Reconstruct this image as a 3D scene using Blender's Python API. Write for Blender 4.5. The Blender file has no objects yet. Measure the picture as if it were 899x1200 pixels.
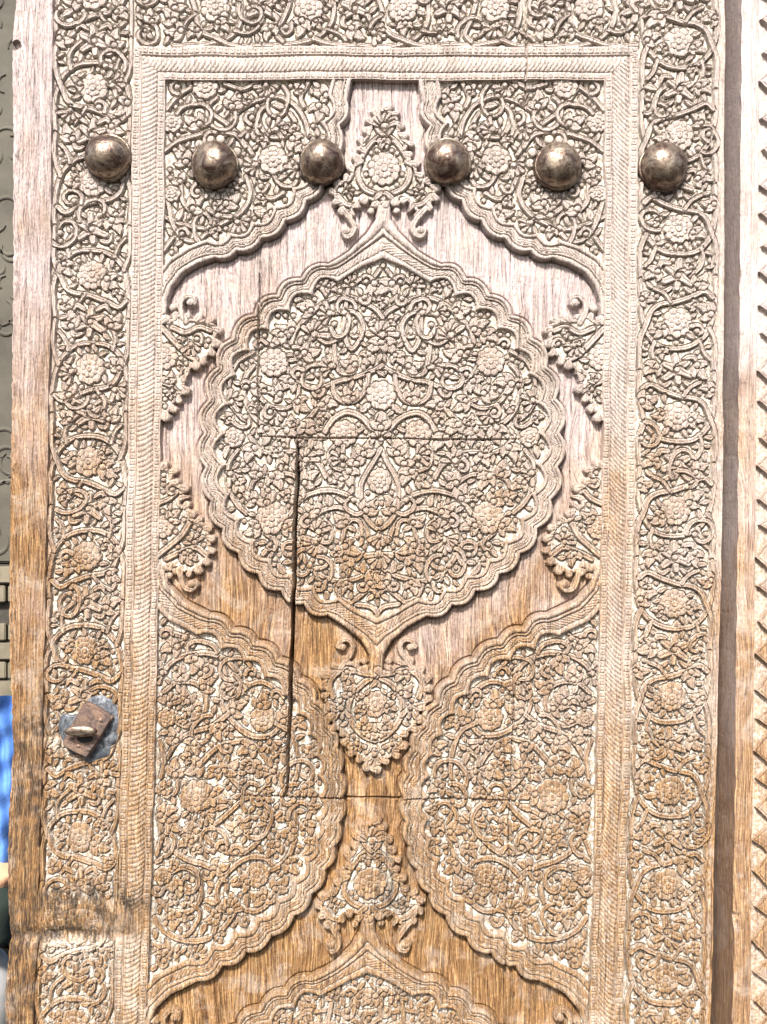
import bpy, bmesh, math, random
import numpy as np
from mathutils import Vector, Matrix

R = math.radians
MM = 0.001
scene = bpy.context.scene

# ------------------------------------------------------------------ camera, world, sun, exposure
CX, CY = 449.5, 600.0            # centre of the framed part of the door, in millimetres
REF = 12.0                       # relief height whose scale is 1 mm = 1 photo pixel
DIST = 1250.0
cam_d = bpy.data.cameras.new('camera')
cam = bpy.data.objects.new('camera', cam_d)
scene.collection.objects.link(cam)
cam.location = (0.0, -(DIST + REF) * MM, 0.0)
cam.rotation_euler = (R(90), 0, 0)
cam_d.sensor_fit = 'VERTICAL'
cam_d.sensor_height = 36.0
cam_d.lens = 36.0 * DIST / 1200.0
cam_d.clip_start = 0.05
cam_d.clip_end = 50
scene.camera = cam

SUN_EL, SUN_AZ = 45.0, -12.0      # elevation; azimuth from the door's normal, minus = from the left
world = bpy.data.worlds.new('World')
scene.world = world
world.use_nodes = True
wn = world.node_tree.nodes; wl = world.node_tree.links
bg = wn['Background']
sky = wn.new('ShaderNodeTexSky')
sky.sky_type = 'NISHITA'
sky.sun_disc = False
sky.sun_elevation = R(SUN_EL)
sky.sun_rotation = R(180 - SUN_AZ)
sky.dust_density = 3.0
sky.air_density = 1.0
wl.new(sky.outputs[0], bg.inputs[0])
bg.inputs[1].default_value = 0.12
sun_d = bpy.data.lights.new('sun', 'SUN')
sun_d.energy = 4.9
sun_d.angle = R(7.0)
sun_d.color = (1.0, 0.97, 0.925)
sun = bpy.data.objects.new('sun', sun_d)
scene.collection.objects.link(sun)
ld = Vector((math.sin(R(SUN_AZ)) * math.cos(R(SUN_EL)), -math.cos(R(SUN_AZ)) * math.cos(R(SUN_EL)), math.sin(R(SUN_EL))))
sun.rotation_euler = ld.to_track_quat('Z', 'Y').to_euler()
scene.view_settings.view_transform = 'Standard'
scene.view_settings.look = 'None'
scene.view_settings.exposure = 1.06
scene.view_settings.gamma = 1.0
scene.cycles.max_bounces = 5
scene.cycles.diffuse_bounces = 2

# ------------------------------------------------------------------ noise helpers
def vnoise(shape, cw, ch, seed):
    """smooth value noise, one lattice point per cw x ch cells, range -1..1"""
    rng = np.random.default_rng(seed)
    hh, ww = shape
    g = rng.uniform(-1, 1, (int(hh / ch) + 3, int(ww / cw) + 3)).astype(np.float32)
    y = np.arange(hh, dtype=np.float32) / ch; x = np.arange(ww, dtype=np.float32) / cw
    yi = y.astype(int); xi = x.astype(int)
    fy = y - yi; fx = x - xi
    fy = (fy * fy * (3 - 2 * fy))[:, None]; fx = (fx * fx * (3 - 2 * fx))[None, :]
    a = g[yi][:, xi]; b = g[yi][:, xi + 1]; c = g[yi + 1][:, xi]; d = g[yi + 1][:, xi + 1]
    return (a * (1 - fx) + b * fx) * (1 - fy) + (c * (1 - fx) + d * fx) * fy

def sstep(a, b, x):
    t = np.clip((x - a) / (b - a), 0, 1)
    return t * t * (3 - 2 * t)

def blob(U, Y, cu, cy, ru, ry, p=1.0):
    return np.exp(-(((U - cu) / ru) ** 2 + ((Y - cy) / ry) ** 2) ** p)

# ------------------------------------------------------------------ the relief raster
# canonical coordinates: u = millimetres from the leaf's axis of symmetry, y = millimetres down the photo
U0, U1, Y0, Y1 = -440, 400, -46, 1246
NU, NY = U1 - U0 + 1, Y1 - Y0 + 1
uu = np.arange(U0, U1 + 1, dtype=np.float32); yy = np.arange(Y0, Y1 + 1, dtype=np.float32)
U, Y = np.meshgrid(uu, yy)
H = np.zeros((NY, NU), np.float32)         # relief height
B = np.zeros((NY, NU), np.float32)         # level of the ground under the carving
RAISED = np.zeros((NY, NU), np.float32)    # how far a cell belongs to carving that stands up
PART = np.zeros((NY, NU), np.int32)        # which part a cell belongs to
SUB = np.zeros((NY, NU), np.int32)         # which sub-part
SUBS = [None]                              # kinds of the sub-parts
DUST = np.zeros((NY, NU), np.float32)

def win(x0, x1, y0, y1):
    a = max(0, int(math.floor(x0)) - U0); b = min(NU, int(math.ceil(x1)) - U0 + 1)
    c = max(0, int(math.floor(y0)) - Y0); d = min(NY, int(math.ceil(y1)) - Y0 + 1)
    if a >= b or c >= d: return None
    return slice(c, d), slice(a, b)

def smooth_path(pts, n=6):
    """Catmull-Rom through the points"""
    p = np.array(pts, float)
    if len(p) < 3: return p
    P = np.vstack([2 * p[0] - p[1], p, 2 * p[-1] - p[-2]])
    out = []
    for i in range(1, len(P) - 2):
        a, b, c, d = P[i - 1], P[i], P[i + 1], P[i + 2]
        for k in range(n):
            t = k / n
            out.append(0.5 * (2 * b + (c - a) * t + (2 * a - 5 * b + 4 * c - d) * t * t + (3 * b - a - 3 * c + d) * t ** 3))
    out.append(P[-2])
    return np.array(out)

def path_dist(X, Yw, pts):
    """distance to a polyline and the position 0..1 along it, signed side too"""
    seg = np.linalg.norm(np.diff(pts, axis=0), axis=1); tot = max(seg.sum(), 1e-6); acc = 0.0
    best = np.full(X.shape, 1e9, np.float32); tt = np.zeros(X.shape, np.float32); side = np.zeros(X.shape, np.float32)
    for i in range(len(pts) - 1):
        ax, ay = pts[i]; dx, dy = pts[i + 1] - pts[i]; l2 = dx * dx + dy * dy + 1e-9
        px = X - ax; py = Yw - ay
        t = np.clip((px * dx + py * dy) / l2, 0, 1)
        d = (px - t * dx) ** 2 + (py - t * dy) ** 2
        m = d < best
        best = np.where(m, d, best); tt = np.where(m, (acc + t * seg[i]) / tot, tt)
        side = np.where(m, px * dy - py * dx, side)
        acc += seg[i]
    return np.sqrt(best), tt, np.sign(side), tot

CLIP = [None]
def put(w, sd, h, sub=0, cut=1.5):
    """write a raised shape: sd = signed distance (inside < 0), h = its height above the ground"""
    clip = CLIP[0][w] if CLIP[0] is not None else 1.0
    base = B[w]
    g = np.clip(1 - np.abs(sd - 0.9) / 1.0, 0, 1) * clip * cut * 3.0
    H[w] = np.maximum(H[w] - g, base - 3.8)
    h = h * .78
    a = sstep(0.6, -0.6, sd) * clip
    H[w] = H[w] * (1 - a) + (base + h) * a
    RAISED[w] = np.maximum(RAISED[w] * (1 - 0.1 * g / max(cut, .1)), a)
    if sub:
        SUB[w] = np.where(a > 0.5, sub, SUB[w])

def new_sub(kind):
    SUBS.append(kind); return len(SUBS) - 1

def stroke(pts, r, h=5.0, sub=0, r1=None, groove=0.9, taper=False, smooth=True, blade=False):
    p = smooth_path(pts) if smooth else np.array(pts, float)
    m = max(r, r1 or 0) + 3
    w = win(p[:, 0].min() - m, p[:, 0].max() + m, p[:, 1].min() - m, p[:, 1].max() + m)
    if w is None: return
    d, t, s, L = path_dist(U[w], Y[w], p)
    if blade: rr = r * (0.12 + 0.88 * np.clip(np.sin(np.clip(t, 0, 1) ** 0.75 * math.pi), 0, 1) ** 0.8)
    elif r1 is not None: rr = r + (r1 - r) * t
    else: rr = r
    q = np.clip(d / np.maximum(rr, .3), 0, 1)
    prof = h * (0.84 + 0.18 * np.sqrt(1 - q ** 3))
    if groove: prof = prof - groove * 1.35 * np.exp(-(d / 0.75) ** 2)
    if blade and r > 3.2: prof = prof - 0.6 * np.clip(np.cos((t * L - d * 1.2) * 2.1), 0, 1) * (q > .2)
    put(w, d - rr, prof, sub)

def ball(x, y, r, h=5.0, sub=0, dot=False):
    w = win(x - r - 3, x + r + 3, y - r - 3, y + r + 3)
    if w is None: return
    d = np.hypot(U[w] - x, Y[w] - y)
    prof = h * (0.5 + 0.5 * np.sqrt(np.clip(1 - (d / r) ** 2, 0, 1)))
    if dot: prof = prof - 1.2 * np.exp(-(d / 1.1) ** 2)
    put(w, d - r, prof, sub)

def rosette(x, y, r, n=9, h=6.0, rot=0.0, half=None):
    sub = new_sub('rosette')
    w = win(x - r - 3, x + r + 3, y - r - 3, y + r + 3)
    if w is None: return
    dx = U[w] - x; dy = Y[w] - y
    d = np.hypot(dx, dy); th = np.arctan2(dy, dx) + rot
    c1 = np.abs(np.cos(n * th / 2)); c2 = np.abs(np.sin(n * th / 2))
    ro = r * (0.86 + 0.14 * c1 ** 0.6)
    prof = h * 0.62 + h * 0.12 * np.sqrt(c1) * np.clip(1 - ((d / r - 0.78) / 0.26) ** 2, 0, 1) - 1.3 * np.exp(-(c1 / 0.13) ** 2) * (d > 0.5 * r)
    ri = r * (0.50 + 0.10 * c2 ** 0.6)
    inner = h * 0.82 + h * 0.12 * np.sqrt(c2) * np.clip(1 - ((d / r - 0.42) / 0.22) ** 2, 0, 1) - 1.0 * np.exp(-(c2 / 0.16) ** 2) * (d > 0.25 * r)
    a = sstep(0.6, -0.6, d - ri); prof = prof * (1 - a) + inner * a - 1.2 * np.exp(-((d - ri) / 0.8) ** 2)
    rc = r * 0.2
    a = sstep(0.6, -0.6, d - rc)
    prof = prof * (1 - a) + (h * 1.05) * a - 1.3 * np.exp(-((d - rc - .5) / 0.8) ** 2) - 0.8 * np.exp(-(d / 0.9) ** 2)
    put(w, d - ro, prof, sub, cut=1.6)
    ROSM[w] |= d < ro + 1

def blossom(x, y, r, ang=0.0, n=7, spread=150, h=5.5):
    """a side-on lily: a fan of petals out of a calyx"""
    sub = new_sub('blossom')
    for k in range(n):
        a = R(ang - spread / 2 + spread * k / (n - 1))
        l = r * (1.0 if k % 2 == 0 else 0.86)
        stroke([(x + math.cos(a) * r * .12, y + math.sin(a) * r * .12), (x + math.cos(a) * l * .55, y + math.sin(a) * l * .55),
                (x + math.cos(a) * l, y + math.sin(a) * l)], r * .13 + .3, h * (.85 + .15 * (k % 2)), sub, r1=r * .2, groove=.8, smooth=False)
    a = R(ang + 180)
    stroke([(x, y), (x + math.cos(a) * r * .35, y + math.sin(a) * r * .35)], r * .3, h, sub, r1=r * .12, groove=0, smooth=False)
    ball(x, y, r * .2, h * 1.08, sub, dot=True)

def lily6(x, y, r, rot=0, h=5.5, n=6):
    sub = new_sub('blossom')
    for k in range(n):
        a = rot + k * 2 * math.pi / n
        l = r * (1.0 if k % 2 else .88)
        stroke([(x + math.cos(a) * 2, y + math.sin(a) * 2), (x + math.cos(a) * l * .5, y + math.sin(a) * l * .5),
                (x + math.cos(a) * l, y + math.sin(a) * l)], r * .27, h * .95, sub, groove=1.1, blade=False, r1=r * .2, smooth=False)
    ball(x, y, r * .17, h * 1.05, sub, dot=True)

def curl(x, y, ang, size, flip=1, h=5.0, r=2.2, sub=0):
    """a stem that runs out along ang and rolls up into a volute with a knob"""
    pts = []
    for k in range(13):
        t = k / 12
        a = flip * (t ** 1.25) * 4.9
        rad = size * .52 * (1 - .72 * t)
        pts.append((rad * math.cos(a - flip * math.pi / 2), rad * math.sin(a - flip * math.pi / 2)))
    pts = np.array(pts); pts -= pts[0]
    pts = np.vstack([[-size * .45, 0], pts])
    c, s = math.cos(R(ang)), math.sin(R(ang))
    q = np.stack([x + pts[:, 0] * c - pts[:, 1] * s, y + pts[:, 0] * s + pts[:, 1] * c], 1)
    stroke(q, r, h, sub, r1=r * .75, groove=.6)
    ball(q[-1, 0], q[-1, 1], r * 1.25, h * 1.1, sub)
    return q

def arcleaf(x, y, ang, L, wd, bend, h=5.0, sub=0):
    a = R(ang); c, s = math.cos(a), math.sin(a)
    pts = [(0, 0), (L * .35, bend * .7), (L * .7, bend), (L, bend * .55)]
    q = [(x + px * c - py * s, y + px * s + py * c) for px, py in pts]
    stroke(q, wd, h, sub, blade=True, groove=.9)
    return q

ROSM = np.zeros((NY, NU), bool)
def leafset(x, y, ang, size, rnd, h=4.8):
    """a split leaf: two or three blades and a small knob from one foot"""
    sub = new_sub('leaf')
    f = rnd.choice((-1, 1))
    arcleaf(x, y, ang, size * 1.05, size * .27 + .6, f * size * .18, h, sub)
    arcleaf(x, y, ang + f * 48, size * .78, size * .23 + .5, f * size * .16, h * .93, sub)
    if size > 9: arcleaf(x, y, ang - f * 42, size * .68, size * .21 + .6, -f * size * .14, h * .9, sub)
    ball(x, y, size * .17, h * .95, sub)

def poly_inside(w, poly):
    X = U[w]; Yw = Y[w]; ins = np.zeros(X.shape, bool); n = len(poly)
    for i in range(n):
        x1, y1 = poly[i]; x2, y2 = poly[(i + 1) % n]
        if y1 == y2: continue
        c = ((y1 > Yw) != (y2 > Yw)) & (X < (x2 - x1) * (Yw - y1) / (y2 - y1) + x1)
        ins ^= c
    return ins

def bulged(pts, first_cusp, last_cusp, k=.2, side=1):
    """polyline whose segments between cusps swell outward"""
    out = []
    for i in range(len(pts) - 1):
        a = np.array(pts[i], float); b = np.array(pts[i + 1], float)
        if first_cusp <= i < last_cusp:
            d = b - a; nrm = np.array((d[1], -d[0])) * side
            for j in range(8):
                t = j / 8
                out.append(a + d * t + nrm * k * 4 * t * (1 - t))
        else: out.append(a)
    out.append(np.array(pts[-1], float))
    return np.array(out)

def sdf_poly(poly, closed=True, pad=40):
    p = np.array(poly, float)
    w = win(p[:, 0].min() - pad, p[:, 0].max() + pad, p[:, 1].min() - pad, p[:, 1].max() + pad)
    q = np.vstack([p, p[:1]]) if closed else p
    d, t, s, L = path_dist(U[w], Y[w], q)
    return w, np.where(poly_inside(w, p), -d, d), t * L

mir = lambda pts: [(-a, b) for a, b in pts]

# ------------------------------------------------------------------ layout of the leaf: levels and regions
(P_BOARD, P_STILE, P_BORDER_L, P_BORDER_R, P_BORDER_T, P_ROPE_L, P_ROPE_R, P_ROPE_T, P_BEADI, P_BEADO,
 P_SP_UL, P_SP_UR, P_SP_LL, P_SP_LR, P_MED, P_MED2, P_FIN, P_FIN2, P_PEND, P_SIDE) = range(1, 21)
A = np.abs(U)
M = np.maximum(A - 258, 93 - Y)                    # distance outward from the panel
G = 6.5                                            # carved ground level
PART[:] = P_BOARD
PART[(M >= 0)] = P_BEADI
PART[(M >= 8) & (M < 29)] = P_ROPE_T
PART[(M >= 29) & (M < 38)] = P_BEADO
rope = (M >= 8) & (M < 29)
PART[rope & (A - 258 > 93 - Y) & (U < 0)] = P_ROPE_L
PART[rope & (A - 258 > 93 - Y) & (U > 0)] = P_ROPE_R
bd = M >= 38
PART[bd] = P_BORDER_T
PART[bd & (A - 258 > 93 - Y) & (U < 0)] = P_BORDER_L
PART[bd & (A - 258 > 93 - Y) & (U > 0)] = P_BORDER_R
PART[(U < -389)] = P_STILE

B[:] = 0
B[M >= 0] = 13.0
border = bd & (U >= -389)
B[border] = G + .5
H[:] = B

# rope and bead mouldings
vert = (A - 258) > (93 - Y)
T = np.where(vert, Y, U)
slant = np.where(vert, np.where(U > 0, 0.95, 0.42), 0.55)
ph = (T - slant * (M - 18) - 2.0 * np.sin((M - 9) / 19 * math.pi)) / 5.6
ph = ph + vnoise((NY, NU), 60, 60, 3) * .25
mr = (M >= 9) & (M <= 27)
dome = np.sqrt(np.clip(1 - ((M - 18) / 9.5) ** 2, 0, 1))
strand = np.abs(np.sin(ph * math.pi)) ** .7
H = np.where(mr, 11.2 + 2.6 * dome - 1.5 * (1 - strand) * (dome > .2), H)
H -= 2.0 * np.exp(-((M - 8.3) / .9) ** 2) + 2.6 * np.exp(-((M - 28.3) / .8) ** 2)
for c0, wd in ((4.2, 2.9), (33.6, 3.4)):
    cell = (T / 6.8) % 1.0
    bead = np.clip(1 - ((M - c0) / wd) ** 2, 0, 1) * np.clip(1 - ((cell - .5) / .46) ** 2, 0, 1)
    dot = np.exp(-((M - c0) ** 2 + ((cell - .5) * 6.8) ** 2) / 1.3)
    mm_ = np.abs(M - c0) < wd + 1.2
    H = np.where(mm_, 12.2 + 1.7 * np.sqrt(bead) - 1.3 * dot, H)
H += 0.9 * np.exp(-((M - 37.3) / 1.2) ** 2)
H = H.astype(np.float32)

def grow(mask, n):
    m = mask.copy()
    for _ in range(n):
        k = m.copy(); k[1:] |= m[:-1]; k[:-1] |= m[1:]; k[:, 1:] |= m[:, :-1]; k[:, :-1] |= m[:, 1:]; m = k
    return m

rnd = random.Random(7)
def loops(clip, seed, n, u_from, u_to, y_from, y_to, both=True, r0=(10, 17)):
    """stems that run round in open rings, over and under what is there, each rolled up to a knob"""
    rs = random.Random(seed); done = []
    for _ in range(n * 30):
        if len(done) >= n: break
        x, y, r = rs.uniform(u_from, u_to), rs.uniform(y_from, y_to), rs.uniform(*r0)
        jx, jy = int(x - U0), int(y - Y0)
        if not (4 < jx < NU - 5 and 4 < jy < NY - 5) or not clip[jy, jx]: continue
        ok = 0
        for k in range(12):
            a = k * math.pi / 6; px, py = int(jx + r * math.cos(a)), int(jy + r * math.sin(a))
            if 0 <= px < NU and 0 <= py < NY and clip[py, px]: ok += 1
            if 0 <= px < NU and 0 <= py < NY and ROSM[py, px]: ok -= 9
        if ok < 11 or ROSM[jy, jx]: continue
        if any(math.hypot(x - a, y - b) < (r + c) * .86 for a, b, c in done): continue
        done.append((x, y, r)); a0 = rs.uniform(0, 6.28); f = rs.choice((-1, 1)); ex = rs.uniform(.78, 1.25); sw = rs.uniform(3.6, 6.2); kk = rs.uniform(.15, .6)
        pts = []
        for k in range(22):
            t = k / 21; a = a0 + f * t * sw; rr = r * (1.55 - .55 * min(t * 4, 1)) * (1 - kk * max(0, t - .6) / .4)
            pts.append((x + rr * ex * math.cos(a), y + rr * math.sin(a)))
        for sg in ((1, -1) if both else (1,)):
            q = [(sg * a, b) for a, b in pts]
            stroke(q, 2.3, 5.0, vine_sub[0], r1=1.8)
            ball(q[-1][0], q[-1][1], 3.0, 5.2, vine_sub[0])
def fill_region(clip, seed, sizes, u_from, u_to, y_from, y_to, both=True, dens=1.0):
    """grow leaves, curls and buds into whatever ground is still bare"""
    rs = random.Random(seed)
    step = 3
    pos = [(x, y) for x in range(int(u_from), int(u_to), step) for y in range(int(y_from), int(y_to), step)]
    yg, xg = np.mgrid[-16:17, -16:17]
    for kind, size in sizes:
        rs.shuffle(pos)
        rho = size * .62
        disc = (xg ** 2 + yg ** 2) < rho ** 2
        k = int(rho) + 1
        dk = disc[16 - k:17 + k, 16 - k:17 + k]; cnt = dk.sum()
        rho2 = rho + (1.1 if size > 8 else 1.5); k2 = int(rho2) + 1; dk2 = ((xg ** 2 + yg ** 2) < rho2 ** 2)[16 - k2:17 + k2, 16 - k2:17 + k2]; cnt2 = dk2.sum()
        rim = ((xg ** 2 + yg ** 2) < (rho + 5) ** 2)
        for x, y in pos:
            jx, jy = x - U0, y - Y0
            if jx < 17 or jy < 17 or jx > NU - 18 or jy > NY - 18: continue
            if not clip[jy, jx] or not clip[jy - k:jy + k + 1, jx - k:jx + k + 1][dk].all(): continue
            R_ = RAISED[jy - k2:jy + k2 + 1, jx - k2:jx + k2 + 1]
            if (R_[dk2] > .3).sum() > cnt2 * .07: continue
            # foot: nearest carving round about
            Rr = (RAISED[jy - 16:jy + 17, jx - 16:jx + 17] > .5) & rim
            if Rr.any():
                d2 = np.where(Rr, xg ** 2 + yg ** 2, 999); i = int(d2.argmin()); fy, fx = divmod(i, 33); fy -= 16; fx -= 16
            else:
                a = rs.uniform(0, 6.28); fx, fy = math.cos(a) * rho, math.sin(a) * rho
            ang = math.degrees(math.atan2(-fy, -fx)) + rs.uniform(-28, 28)
            L = math.hypot(fx, fy)
            n = max(L, 1e-3); foot = (x + fx / n * min(L, rho * 1.0), y + fy / n * min(L, rho * 1.0))
            f = rs.choice((-1, 1)); seedk = rs.random()
            for sg in ((1, -1) if both else (1,)):
                an = ang if sg > 0 else 180 - ang
                X, F = sg * x, (sg * foot[0], foot[1])
                if kind == 'leaf': leafset(F[0], F[1], an, size, random.Random(seedk) if sg > 0 else random.Random(seedk + 1))
                elif kind == 'curl':
                    s_ = new_sub('leaf'); curl(F[0] + math.cos(R(an)) * size * .4, F[1] + math.sin(R(an)) * size * .4, an, size * .95, f * sg, r=size * .13 + .75, sub=s_)
                elif kind == 'fan':
                    blossom(F[0] + math.cos(R(an)) * size * .3, F[1] + math.sin(R(an)) * size * .3, size * .8, an, n=5, spread=130)
                elif kind == 'bud':
                    s_ = new_sub('leaf'); arcleaf(F[0], F[1], an, size * 1.15, size * .3, f * sg * size * .14, 4.4, s_)
                else: ball(X, y, size * .5, 4.0, 0, dot=size > 4)

SIZES = (('leaf', 19), ('leaf', 17), ('curl', 18), ('fan', 16), ('leaf', 15), ('curl', 14), ('bud', 13), ('leaf', 11.5), ('bud', 9), ('curl', 10.5), ('bud', 7), ('ball', 5))

# ------------------------------------------------------------------ borders
def border_units(place, s_list, flip0, dense_seed):
    for i, s0 in enumerate(s_list):
        f = 1 if (i + flip0) % 2 == 0 else -1
        V = []
        P = lambda pts: [place(t * f, s0 + s) for t, s in pts]
        v = vine_sub[0]
        stroke(P([(-43, -52), (-44, -34), (-42, -14), (-37, 6), (-29, 18), (-16, 27), (0, 30), (18, 28), (31, 19), (39, 6), (44, -14), (44, -34), (43, -50)]), 2.5, 5.0, v)
        stroke(P([(-40, -30), (-31, -37), (-17, -31), (2, -24), (20, -21), (31, -13), (37, 2), (43, 18), (44, 36), (43, 56)]), 2.6, 5.5, v)
        stroke(P([(-37, 6), (-42, 20), (-44, 36), (-43, 56)]), 2.4, 5.2, v)
        stroke(P([(26, 22), (29, 34), (25, 46), (14, 56)]), 2.0, 4.8, v)
        stroke(P([(-26, 22), (-31, 36), (-38, 44)]), 1.9, 4.8, v)
        stroke(P([(8, -24), (16, -34), (28, -40)]), 1.8, 4.8, v)
        x, y = place(0, s0); rosette(x, y, 17.5, n=(9, 8, 10, 11)[i % 4], rot=i * .3, h=6.3)
        x, y = place(0, s0 + 55); lily6(x, y, 17, rot=math.pi / 2 + .1 * f, n=6)
        # calyx leaves round the lily
        for q in ([(-6, 68), (-16, 74), (-22, 66)], [(6, 68), (16, 74), (22, 66)], [(-8, 42), (-19, 40), (-23, 50)]):
            stroke(P(q), 2.8, 4.6, new_sub('leaf'), blade=True)

vine_sub = [0]
def region_clip(m): CLIP[0] = m.astype(np.float32)

lclip = (U >= -389) & (U < -297)
rclip = (U <= 400) & (U > 297)
tclip = (Y < 55) & (Y > -40) & (A < 345)
vine_sub[0] = new_sub('vine'); region_clip((lclip) & (Y > -60))
border_units(lambda t, s: (-343 + t, -s), [-y for y in range(-8, 1300, 110)], 0, 1)
# rosettes of the left border sit at y = 102, 212, 322 ... with the crescent above each
vine_sub[0] = new_sub('vine'); region_clip(rclip)
border_units(lambda t, s: (345 + t, s), [y for y in range(-62, 1300, 110)], 1, 2)
vine_sub[0] = new_sub('vine'); region_clip(tclip & (A < 300))
border_units(lambda t, s: (s, 8 + t), [-200, -90, 20], 0, 3)
border_units(lambda t, s: (s, 8 + t), [130, 240], 1, 3)
cl = grow(~(lclip | rclip | (tclip & (A < 310))), 1)
region_clip(~cl)
loops(~cl, 1, 16, -376, -305, -40, 1240, False, (9, 15)); loops(~cl, 2, 16, 300, 380, -40, 1240, False, (9, 15)); loops(~cl, 3, 7, -300, 300, -30, 50, False, (9, 14))
fill_region(~cl, 11, SIZES, -389, -297, -46, 1246, both=False)
fill_region(~cl, 12, SIZES, 297, 397, -46, 1246, both=False)
fill_region(~cl, 13, SIZES, -310, 310, -30, 54, both=False)

# ------------------------------------------------------------------ cusped mouldings of the panel
def band(w, d, run, tops, sides=None, mask=None, h=14.0, ticks=True, sc=1.0):
    """moulding that follows a cusped outline; d = distance inside it"""
    prof = np.full(d.shape, G, np.float32)
    e = np.sqrt(np.clip(1 - ((d - 4.2) / 4.6) ** 2, 0, 1))
    prof = np.where(d < 8.6, h * .62 + h * .38 * e, prof)
    prof = np.where((d >= 8.6) & (d < 12.6), h * .84 + 1.4 * np.sqrt(np.clip(1 - ((d - 10.6) / 2.3) ** 2, 0, 1)), prof)
    tk = (np.abs(np.sin((run + d * 1.2) / 3.6 * math.pi / 1.35)) ** .8) if ticks else .8
    prof = np.where((d >= 12.6) & (d < 24), h * .70 + 2.0 * np.sqrt(np.clip(1 - ((d - 18.3) / 6.2) ** 2, 0, 1)) * (.25 + .75 * tk), prof)
    prof = np.where((d >= 24) & (d < 31), h * .68 + 3.2 * np.sqrt(np.clip(1 - ((d - 27.6) / 3.6) ** 2, 0, 1)), prof)
    for c0 in (8.6, 12.6, 24.0): prof = prof - 1.7 * np.exp(-((d - c0) / .75) ** 2)
    prof = np.where(d > 30, np.maximum(G, prof * sstep(32.2, 30.6, d) + G * (1 - sstep(32.2, 30.6, d))), prof)
    a = sstep(-1.0, .8, d)
    foot_ = 3.2 * np.exp(-((d + 1.7) / 1.1) ** 2) * (mask[w] if mask is not None else 1)
    H[w] = H[w] - foot_ * (B[w] < 1)
    if mask is not None: a = a * mask[w]
    B[w] = np.where(a > .5, G, B[w])
    H[w] = H[w] * (1 - a) + prof * a
    RAISED[w] = np.where(a > .5, (d < 32).astype(np.float32), RAISED[w])
    return a

def offset_pts(pts, dist, side):
    """move each corner of an outline to its inner side"""
    p = np.array(pts, float); out = []
    for i in range(len(p)):
        a = p[max(i - 1, 0)]; b = p[min(i + 1, len(p) - 1)]
        d = (b - a) / max(np.linalg.norm(b - a), 1e-6)
        out.append(p[i] - np.array((d[1], -d[0])) * side * dist)
    return out
def two_edge(w, do, inner, W):
    """0 at the outer outline, W at the inner one, growing further inside"""
    di, t, s_, L = path_dist(U[w], Y[w], inner)
    return di
def medallion(dy, pid):
    half = [(8, 238), (9, 256), (18, 272), (40, 294), (66, 309), (96, 325), (124, 344), (151, 368), (176, 396), (194, 430), (205, 468), (209, 508),
            (207, 548), (200, 586), (185, 620), (165, 649), (142, 673), (115, 693), (87, 709), (58, 722), (36, 735), (19, 750), (9, 768), (7, 800)]
    hp = [(a, b + dy) for a, b in half]
    o = bulged(hp, 4, 19, .22, 1)
    poly = np.vstack([o, (o * [-1, 1])[::-1]])
    w, sd, run = sdf_poly(poly, pad=6)
    ip = [p_ for p_ in offset_pts(hp[2:-2], 25.0, 1)]
    ip = [(max(a, 0), b) for a, b in ip]
    while len(ip) > 1 and ip[1][0] < 3: ip.pop(0)
    while len(ip) > 1 and ip[-2][0] < 3: ip.pop()
    ip[0] = (0, ip[0][1] + 14); ip[-1] = (0, ip[-1][1] - 8)
    io = bulged(ip, 2, len(ip) - 3, .36, 1)
    ipoly = np.vstack([io, (io * [-1, 1])[::-1]])
    di, t_, s_, L_ = path_dist(U[w], Y[w], np.vstack([ipoly, ipoly[:1]]))
    inn = poly_inside(w, ipoly)
    do = np.maximum(-sd, 0)
    sd = np.where(sd > 0, sd, -np.where(inn, 31 + di, np.minimum(31 * do / np.maximum(do + di, 1e-3), 31)))
    # run measured symmetrically so both sides carry mirrored ticks
    a = band(w, -sd, run, None)
    PART[w] = np.where(a > .5, pid, PART[w])
    f = np.zeros(H.shape, bool); f[w] = (-sd > 31.5)
    return f, poly
panel = M < -0.3
fieldA, polyA = medallion(0, P_MED)
fieldB, polyB = medallion(838, P_MED2)

up_edge = [(38, 86), (38, 92), (43, 118), (52, 148), (55, 184), (70, 212), (90, 236), (114, 260), (143, 281), (172, 295), (198, 303), (218, 310), (236, 321), (247, 336), (252, 352), (253, 372)]
lo_top = [(254, 640), (252, 664), (246, 686), (229, 704), (198, 720), (170, 737), (142, 752), (113, 772), (88, 796), (68, 822), (53, 850), (42, 878), (37, 906), (35, 935)]
lo = lo_top + [(a, 1870 - b) for a, b in lo_top[::-1][1:]]
def spandrel(edge, c0, c1, close, pl, pr, side, sc):
    o = bulged(edge, c0, c1, .19, side)
    for sg, pid in ((1, pr), (-1, pl)):
        e = o * [sg, 1]
        poly = np.vstack([e, np.array(close, float) * [sg, 1]])
        p = poly
        w = win(p[:, 0].min() - 4, p[:, 0].max() + 4, p[:, 1].min() - 4, p[:, 1].max() + 4)
        d, t, s, L = path_dist(U[w], Y[w], e)
        ins = poly_inside(w, poly)
        ie = bulged(offset_pts(edge, 29.0 * sc, side), c0, c1, .33, side) * [sg, 1]
        ipoly = np.vstack([ie, (np.array(close, float) + [12, 0]) * [sg, 1]])
        di, t2, s2, L2 = path_dist(U[w], Y[w], ie)
        inn = poly_inside(w, ipoly) & ins
        d = np.where(ins, np.where(inn, 31 + di, np.minimum(31 * d / np.maximum(d + di, 1e-3), 31)), -d)
        a = band(w, d, t * L, None, mask=panel.astype(np.float32), sc=sc)
        PART[w] = np.where(a > .5, pid, PART[w])
        f = np.zeros(H.shape, bool); f[w] = ins & (d > 31.5) & panel[w]
        FIELDS.append((f, e))
FIELDS = []
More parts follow.
